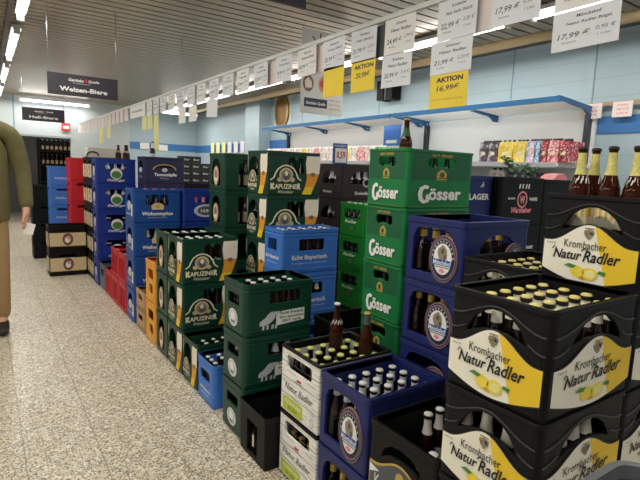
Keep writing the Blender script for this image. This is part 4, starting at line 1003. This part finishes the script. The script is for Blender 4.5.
# display bottles in the tall lemon stack, standing on an inlay tray
tz = .042+4*.274+.136
o = MB().box(-.185, .185, -.131, .131, 0, .012, CARDB).box(-.185, -.18, -.131, .131, -.10, 0, CARDB).box(.18, .185, -.131, .131, -.10, 0, CARDB).build('inlay_tray', None, (1.667, .743, tz-.012)); tag(o, 'cardboard inlay tray inside the topmost lemon crate', 'tray')
for i, yy in enumerate((.842, .80, .75, .68)):
    put_bottle('display', (1.56+(.066 if i == 1 else 0), yy+(.034 if i == 1 else 0), tz), f'large brown bottle with black cap rising from the tall lemon stack, {NTH[i]} from left', 'display bottles in the lemon crate', rz=i)
put_bottle('leaflabel', (1.795, 1.885, 1.574-.1), 'brown sample bottle standing up from the topmost grass green crate')
put_bottle('sample', (1.404, 1.880, .56), 'brown sample bottle with pale cap rising from the white crate, left one')
put_bottle('goblet', (1.478, 1.738, .54), 'brown sample bottle with gold top and neck badge rising from the white crate')
for i, (x, y, z) in enumerate([(1.55, 6.3, 1.42), (1.48, 6.36, 1.42), (1.585, 6.385, 1.42)]): put_bottle('sample', (x-.12, y, z), f'dark brown bottle on top of the ball emblem crates, {NTH[i]} of three')
put_bottle('pils', (1.66, 5.98, 1.46), 'dark bottle with white label on top of the violet black crates')

# things lying on and behind the stacks
o = MB().box(-.07, .07, -.012, .012, 0, .17, BLUEPR).build('price_stand', None, (2.53, 3.45, 1.521)); tag(o, 'small standing price sign with blue frame and red figures on the brown crates', 'sign')
m = MB(); fn = lambda u, v, d: (u, -.012-d, v); m.flat(rect(-.06, .06, .01, .13), WHITE, fn, .001); add_text(m, '0,59', fn, 0, .07, REDPR, .0016, w=.09, h=.07, bold=.03); add_text(m, 'ANGEBOT', fn, 0, .15, WHITE, .0016, w=.14, h=.02); m.build('print', o)
gl = bpy.data.objects.new('garland', None); COL.objects.link(gl); gl.location = (2.70, 1.85, 1.463); tag(gl, 'dark green leafy garland lying on the pink ring crate', 'garland')
m = MB(); rg = random.Random(5)
for k in range(120):
    t = k/120; a = t*6
    p = Vector((-.12+.3*t+rg.uniform(-.02, .02), rg.uniform(-.03, .03), .012+.05*abs(math.sin(a*1.2))+(.09 if t < .2 else 0)*(1-t*5)+rg.uniform(0, .02)))
    d1 = Vector((rg.uniform(-1, 1), rg.uniform(-1, 1), rg.uniform(-.5, 1))).normalized()*.022; d2 = d1.orthogonal().normalized()*.008
    m.add([p-d1, p+d2, p+d1, p-d2], [(0, 1, 2, 3)], mat('garland_leaf', '#4c7a48', rough=.6, vary=.3, scale=60))
m.build('leaves', gl)
MB().tube([(-.13, 0, .05), (-.05, 0, .02), (.05, .01, .03), (.18, 0, .02)], .006, mat('garland_stem', '#2c4a2a'), 6).build('stem', gl)
o = MB().prism([(-.08, 0), (.08, 0), (.075, .02), (.03, .04), (-.03, .032)], [], PINK, lambda u, v, d: (u, d, v), -.05, .05).build('paper_hat', None, (3.08, 1.84, 1.459)); tag(o, 'pink folded paper thing on the black pink ring crate', 'paper')
# carton stack far behind
CART = plastic('black_carton', '#26262a')
for i in range(3):
    for k in range(4):
        x = 2.42+.145*i; z = 1.2+.098*k
        if k == 3 and i == 2: continue
        o = MB().box(-.07, .07, -.1, .1, 0, .096, CART).build('drink_carton', None, (x, 7.1, z)); tag(o, f'small black carton with white print, {["bottom", "second", "third", "top"][k]} layer, {NTH[i]} from left, far behind', 'carton', 'far black cartons')
        mm = MB(); add_text(mm, 'Bier', lambda u, v, d: (u, -.1-d, v), 0, .05, SILVER, .001, w=.09, h=.03, bold=.03); mm.build('print', o)
stack('blkf', 2.35, 6.98, 0, 4, 'black crate', 'far pile carrying the small black cartons', 'far black crates under cartons')
o = MB().box(2.345, 2.785, 6.96, 7.28, 1.08, 1.2, DBLACK).build('carton_tray'); tag(o, 'dark tray under the small black cartons', 'tray')
# pale machine-like box on the tall beige label stack
o = MB().prism(rrect(-.2, .24, 0, .12, .02), [], mat('pale_box', '#d8d2c6', vary=.05), lambda u, v, d: (u, d, v), -.12, .12).build('display_box', None, (1.30, 6.98, 1.511)); tag(o, 'pale box with dark curved handle on the beige label crates', 'box')
MB().tube([(-.14+.07*math.cos(PI*k/8)-.0, -.125, .02+.05*math.sin(PI*k/8)) for k in range(9)], .008, DBLACK, 6).build('handle', o)
# dark shelf of bottles in the back room
bs = bpy.data.objects.new('bottle_rack', None); COL.objects.link(bs); bs.location = (1.55, 14.2, 0); tag(bs, 'dark rack full of bottles in the room beyond the far opening', 'rack')
MB().box(-.38, .38, .3, .34, 0, 1.98, DBLACK).build('back_panel', bs)
for z in (.1, .5, .9, 1.3, 1.65): MB().box(-.36, .36, -.2, .295, z, z+.03, DBLACK).build('rack_shelf', bs)
for q in (-1, 1): MB().box(q*.38-.018, q*.38+.018, -.2, .29, 0, 1.98, DBLACK).build('rack_side', bs)
for j, z in enumerate((1.332, 1.682)):
    for i in range(7):
        o = link('beer_bottle', IN['kap'], None, (1.55-.3+i*.1, 14.1, z)); tag(o, f'distant bottle in the dark rack, {["lower", "upper"][j]} shelf, {NTH[i]} from left', 'bottle', 'bottles in the far rack')
tube_lamp(13.4, .4, 1.9, 2.7, 'added unseen tube lamp above the far opening, lightening the back room', None, 'x')  # lamp added out of view to lighten the back room

# ------------------------------------------------------------------ shopping cart at the lower right
CARTP = mat('grey_cart_plastic', '#5f6166', rough=.35, vary=.05, scale=40)
CARTD = mat('dark_cart_plastic', '#4a4c50', rough=.4, vary=.05, scale=40)
ct = bpy.data.objects.new('shopping_cart', None); COL.objects.link(ct); ct.location = (.68, -.08, 0); tag(ct, 'grey plastic shopping cart corner in front of the black lemon crates', 'cart')
up = lambda u, v, d: (u, v, d)
ro = rrect(-.23, .23, -.44, .44, .05, 6); ri = rrect(-.217, .217, -.427, .427, .04, 6)
MB().prism(ro, [ri], CARTP, up, .955, .98).build('rim', ct)
mb = MB(); n = len(ro); lo_ = rrect(-.17, .17, -.36, .36, .04, 6); A = rrect(-.215, .215, -.425, .425, .045, 6)
mb.add([(p[0], p[1], .957) for p in A]+[(p[0], p[1], .52) for p in lo_], [(i, (i+1) % n, n+(i+1) % n, n+i) for i in range(n)]+[tuple(range(2*n-1, n-1, -1))], CARTD); mb.build('basket', ct)
mb = MB().prism(rrect(-.208, .208, .12, .418, .03, 5), [ell(u, v, .013, .013, 8) for u in (-.12, -.04, .04, .12) for v in (.2, .27, .34)], CARTP, up, .925, .937); mb.build('tray', ct)
MB().tube([(-.23, -.46, .97), (-.23, -.52, 1.0), (.23, -.52, 1.0), (.23, -.46, .97)], .014, mat('cart_handle_grip', '#b02830', vary=.03), 8).build('handle', ct)
mb = MB()
for s in (-1, 1):
    mb.tube([(s*.18, -.42, .95), (s*.19, -.38, .4), (s*.2, -.4, .14)], .012, STEEL, 8); mb.tube([(s*.16, .33, .55), (s*.17, .3, .3), (s*.2, -.36, .22)], .012, STEEL, 8); mb.tube([(s*.17, .3, .3), (s*.17, .36, .14)], .012, STEEL, 8)
mb.build('frame', ct)
for sx in (-1, 1):
    for yy in (-.4, .36): MB().lathe([(.02, -.014), (.062, -.014), (.062, .014), (.02, .014)], DBLACK, 14).build('caster', ct, (sx*(.2 if yy < 0 else .17), yy, .0625)).rotation_euler = (0, PI/2, 0)

# ------------------------------------------------------------------ the person at the left
SKIN = mat('skin', '#d9a68c', rough=.55, vary=.05); OLIVE = mat('olive_cloth', '#6a6440', rough=.9, vary=.14, scale=18); KHAKI = mat('khaki_cloth', '#a88c62', rough=.9, vary=.08, scale=18); SHOE = mat('dark_shoe_leather', '#2a2220', rough=.5, vary=.05); HAIR = mat('grey_brown_hair', '#5a4a3c', rough=.8, vary=.2); SHIRT = mat('dark_shirt', '#2c2e33', rough=.9, vary=.05)
def skinned(name, pts, edges, m, parent, sub=2, root=0):
    me = bpy.data.meshes.new(name); me.from_pydata([p[0] for p in pts], edges, []); me.materials.append(m)
    o = link(name, me, parent)
    md = o.modifiers.new('skin', 'SKIN'); md.use_smooth_shade = True
    for i, p in enumerate(pts):
        v = me.skin_vertices[0].data[i]; v.radius = p[1] if isinstance(p[1], tuple) else (p[1], p[1]); v.use_root = (i == root)
    s = o.modifiers.new('sub', 'SUBSURF'); s.levels = sub; s.render_levels = sub
    return o
pr = bpy.data.objects.new('person', None); COL.objects.link(pr); pr.location = (-.015, 4.88, 0); tag(pr, 'person in olive jacket and khaki trousers holding white paper at the left edge', 'person')
pr.rotation_euler = (0, 0, math.radians(-8)); pr.scale = (1.15, 1.13, 1.135)
# local frame: x to the viewer's right (the person's left), -y towards the camera
P = [((0, 0, .98), (.15, .11)), ((0, .01, 1.15), (.14, .10)), ((0, .01, 1.35), (.165, .11)), ((0, .02, 1.49), (.12, .085)), ((0, .01, 1.56), .058), ((0, -.0, 1.61), .055), ((0, -.005, 1.69), (.072, .09)), ((0, -.005, 1.77), (.07, .085)), ((0, 0, 1.82), .045)]
E_ = [(i, i+1) for i in range(8)]
for s in (-1, 1):
    b = len(P); P += [((s*.085, 0, .9), .085), ((s*.08, -.01, .5), .06), ((s*.08, .01, .1), .045), ((s*.09, -.08, .04), .033)]
    E_ += [(0, b), (b, b+1), (b+1, b+2), (b+2, b+3)]
    b = len(P); P += [((s*.19, .01, 1.46), .06), ((s*.26, .02, 1.18), .045), ((s*.275, -.05, .95), .032), ((s*.268, -.075, .875), (.034, .022))]
    E_ += [(3, b), (b, b+1), (b+1, b+2), (b+2, b+3)]
    for j, (dx, L) in enumerate([(-.028, .062), (-.010, .074), (.010, .07), (.026, .055)]):
        h = len(P); x, y, z = s*.268+dx*.2, -.075+dx, .84
        P += [((s*.268, -.075+dx*.9, .842), .0105), ((s*.268-s*.004, -.08+dx, .842-L*.55), .0095), ((s*.268-s*.018, -.085+dx, .842-L), .0075)]
        E_ += [(b+3, h), (h, h+1), (h+1, h+2)]
    h = len(P); P += [((s*.262, -.112, .872), .011), ((s*.255, -.128, .84), .0095), ((s*.248, -.128, .812), .008)]
    E_ += [(b+3, h), (h, h+1), (h+1, h+2)]
body = skinned('body', P, E_, SKIN, pr)
J = [((0, 0, .73), (.188, .142)), ((0, 0, .95), (.185, .135)), ((0, .01, 1.15), (.185, .13)), ((0, .01, 1.36), (.20, .135)), ((0, .02, 1.5), (.145, .10)), ((0, .02, 1.56), (.085, .075))]
JE = [(0, 1), (1, 2), (2, 3), (3, 4), (4, 5)]
for s in (-1, 1):
    b = len(J); J += [((s*.195, .01, 1.455), .075), ((s*.252, .02, 1.18), .062), ((s*.272, -.045, .96), .052), ((s*.272, -.058, .915), .046)]
    JE += [(4, b), (b, b+1), (b+1, b+2), (b+2, b+3)]
jk = skinned('jacket', J, JE, OLIVE, pr)
T = [((0, 0, 1.0), (.14, .10)), ((0, 0, .9), (.145, .105))]; TE = [(0, 1)]
for s in (-1, 1):
    b = len(T); T += [((s*.08, 0, .82), .088), ((s*.08, -.01, .5), .078), ((s*.08, .01, .2), .07), ((s*.08, .01, .07), .069)]; TE += [(1, b), (b, b+1), (b+1, b+2), (b+2, b+3)]
skinned('trousers', T, TE, KHAKI, pr)
for s in (-1, 1):
    S = [((s*.082, .05, .05), .05), ((s*.087, -.03, .048), .05), ((s*.10, -.13, .036), (.048, .034)), ((s*.108, -.2, .03), (.036, .028))]
    skinned('shoe', S, [(0, 1), (1, 2), (2, 3)], SHOE, pr)
MB().prism([(-.05, .94), (.05, .94), (.06, 1.45), (.0, 1.58), (-.06, 1.45)], [], SHIRT, lambda u, v, d: (u-.0, -d, v), .10, .142).build('shirt', pr)
m = MB().tube([(.05, -.146, .93), (.055, -.15, 1.2), (.06, -.146, 1.42), (.035, -.11, 1.57)], .008, mat('zip_edge', '#4c4830', vary=.05), 6); m.build('zipper', jk)
hb = MB(); seg, rows = 14, 7
for i in range(rows+1):
    for k in range(seg):
        th = PI*.52*i/rows; ph = 2*PI*k/seg
        hb.v.append((.092*math.sin(th)*math.cos(ph), .012+.108*math.sin(th)*math.sin(ph), 1.745+.105*math.cos(th)))
i0 = hb.mi(HAIR)
for i in range(rows):
    for k in range(seg): hb.f.append([i*seg+k, (i+1)*seg+k, (i+1)*seg+(k+1) % seg, i*seg+(k+1) % seg]); hb.m.append(i0); hb.sm.append(True)
hb.build('hair', pr)
fc = MB(); EYE = mat('eye_white', '#f0eeea', rough=.3, vary=0); PUP = mat('eye_dark', '#2a211c', rough=.3, vary=0); LIP = mat('lips', '#b06a60', vary=.05)
def ball(mb, c, r, m, sx=1, sy=1, sz=1):
    n = 8; vs = []; fs = []
    for i in range(n+1):
        for k in range(n): th, ph = PI*i/n, 2*PI*k/n; vs.append((c[0]+sx*r*math.sin(th)*math.cos(ph), c[1]+sy*r*math.sin(th)*math.sin(ph), c[2]+sz*r*math.cos(th)))
    for i in range(n):
        for k in range(n): fs.append((i*n+k, (i+1)*n+k, (i+1)*n+(k+1) % n, i*n+(k+1) % n))
    mb.add(vs, fs, m, True)
for s in (-1, 1):
    e = MB(); ball(e, (s*.03, -.078, 1.735), .013, EYE); ball(e, (s*.03, -.088, 1.735), .006, PUP); e.build('eye', pr)
    e = MB(); ball(e, (s*.075, .0, 1.72), .03, SKIN, .35, .7, 1.1); e.build('ear', pr)
e = MB(); ball(e, (0, -.092, 1.705), .022, SKIN, .7, .9, 1.3); e.build('nose', pr)
e = MB(); ball(e, (0, -.078, 1.66), .022, LIP, 1.1, .4, .3); e.build('mouth', pr)
pap = MB().prism([(-.045, -.045), (.03, -.06), (.05, .03), (-.025, .045)], [], PAPER, lambda u, v, d: (u, -d, v), -.001, .001).build('paper_slip', None, (.297, 4.735, .888)); tag(pap, 'white slip of paper held in the hand of the person', 'paper')
pap.rotation_euler = (-.25, .1, .1)
print('BOTTLES', N_BOT[0], 'OBJECTS', len(bpy.data.objects))
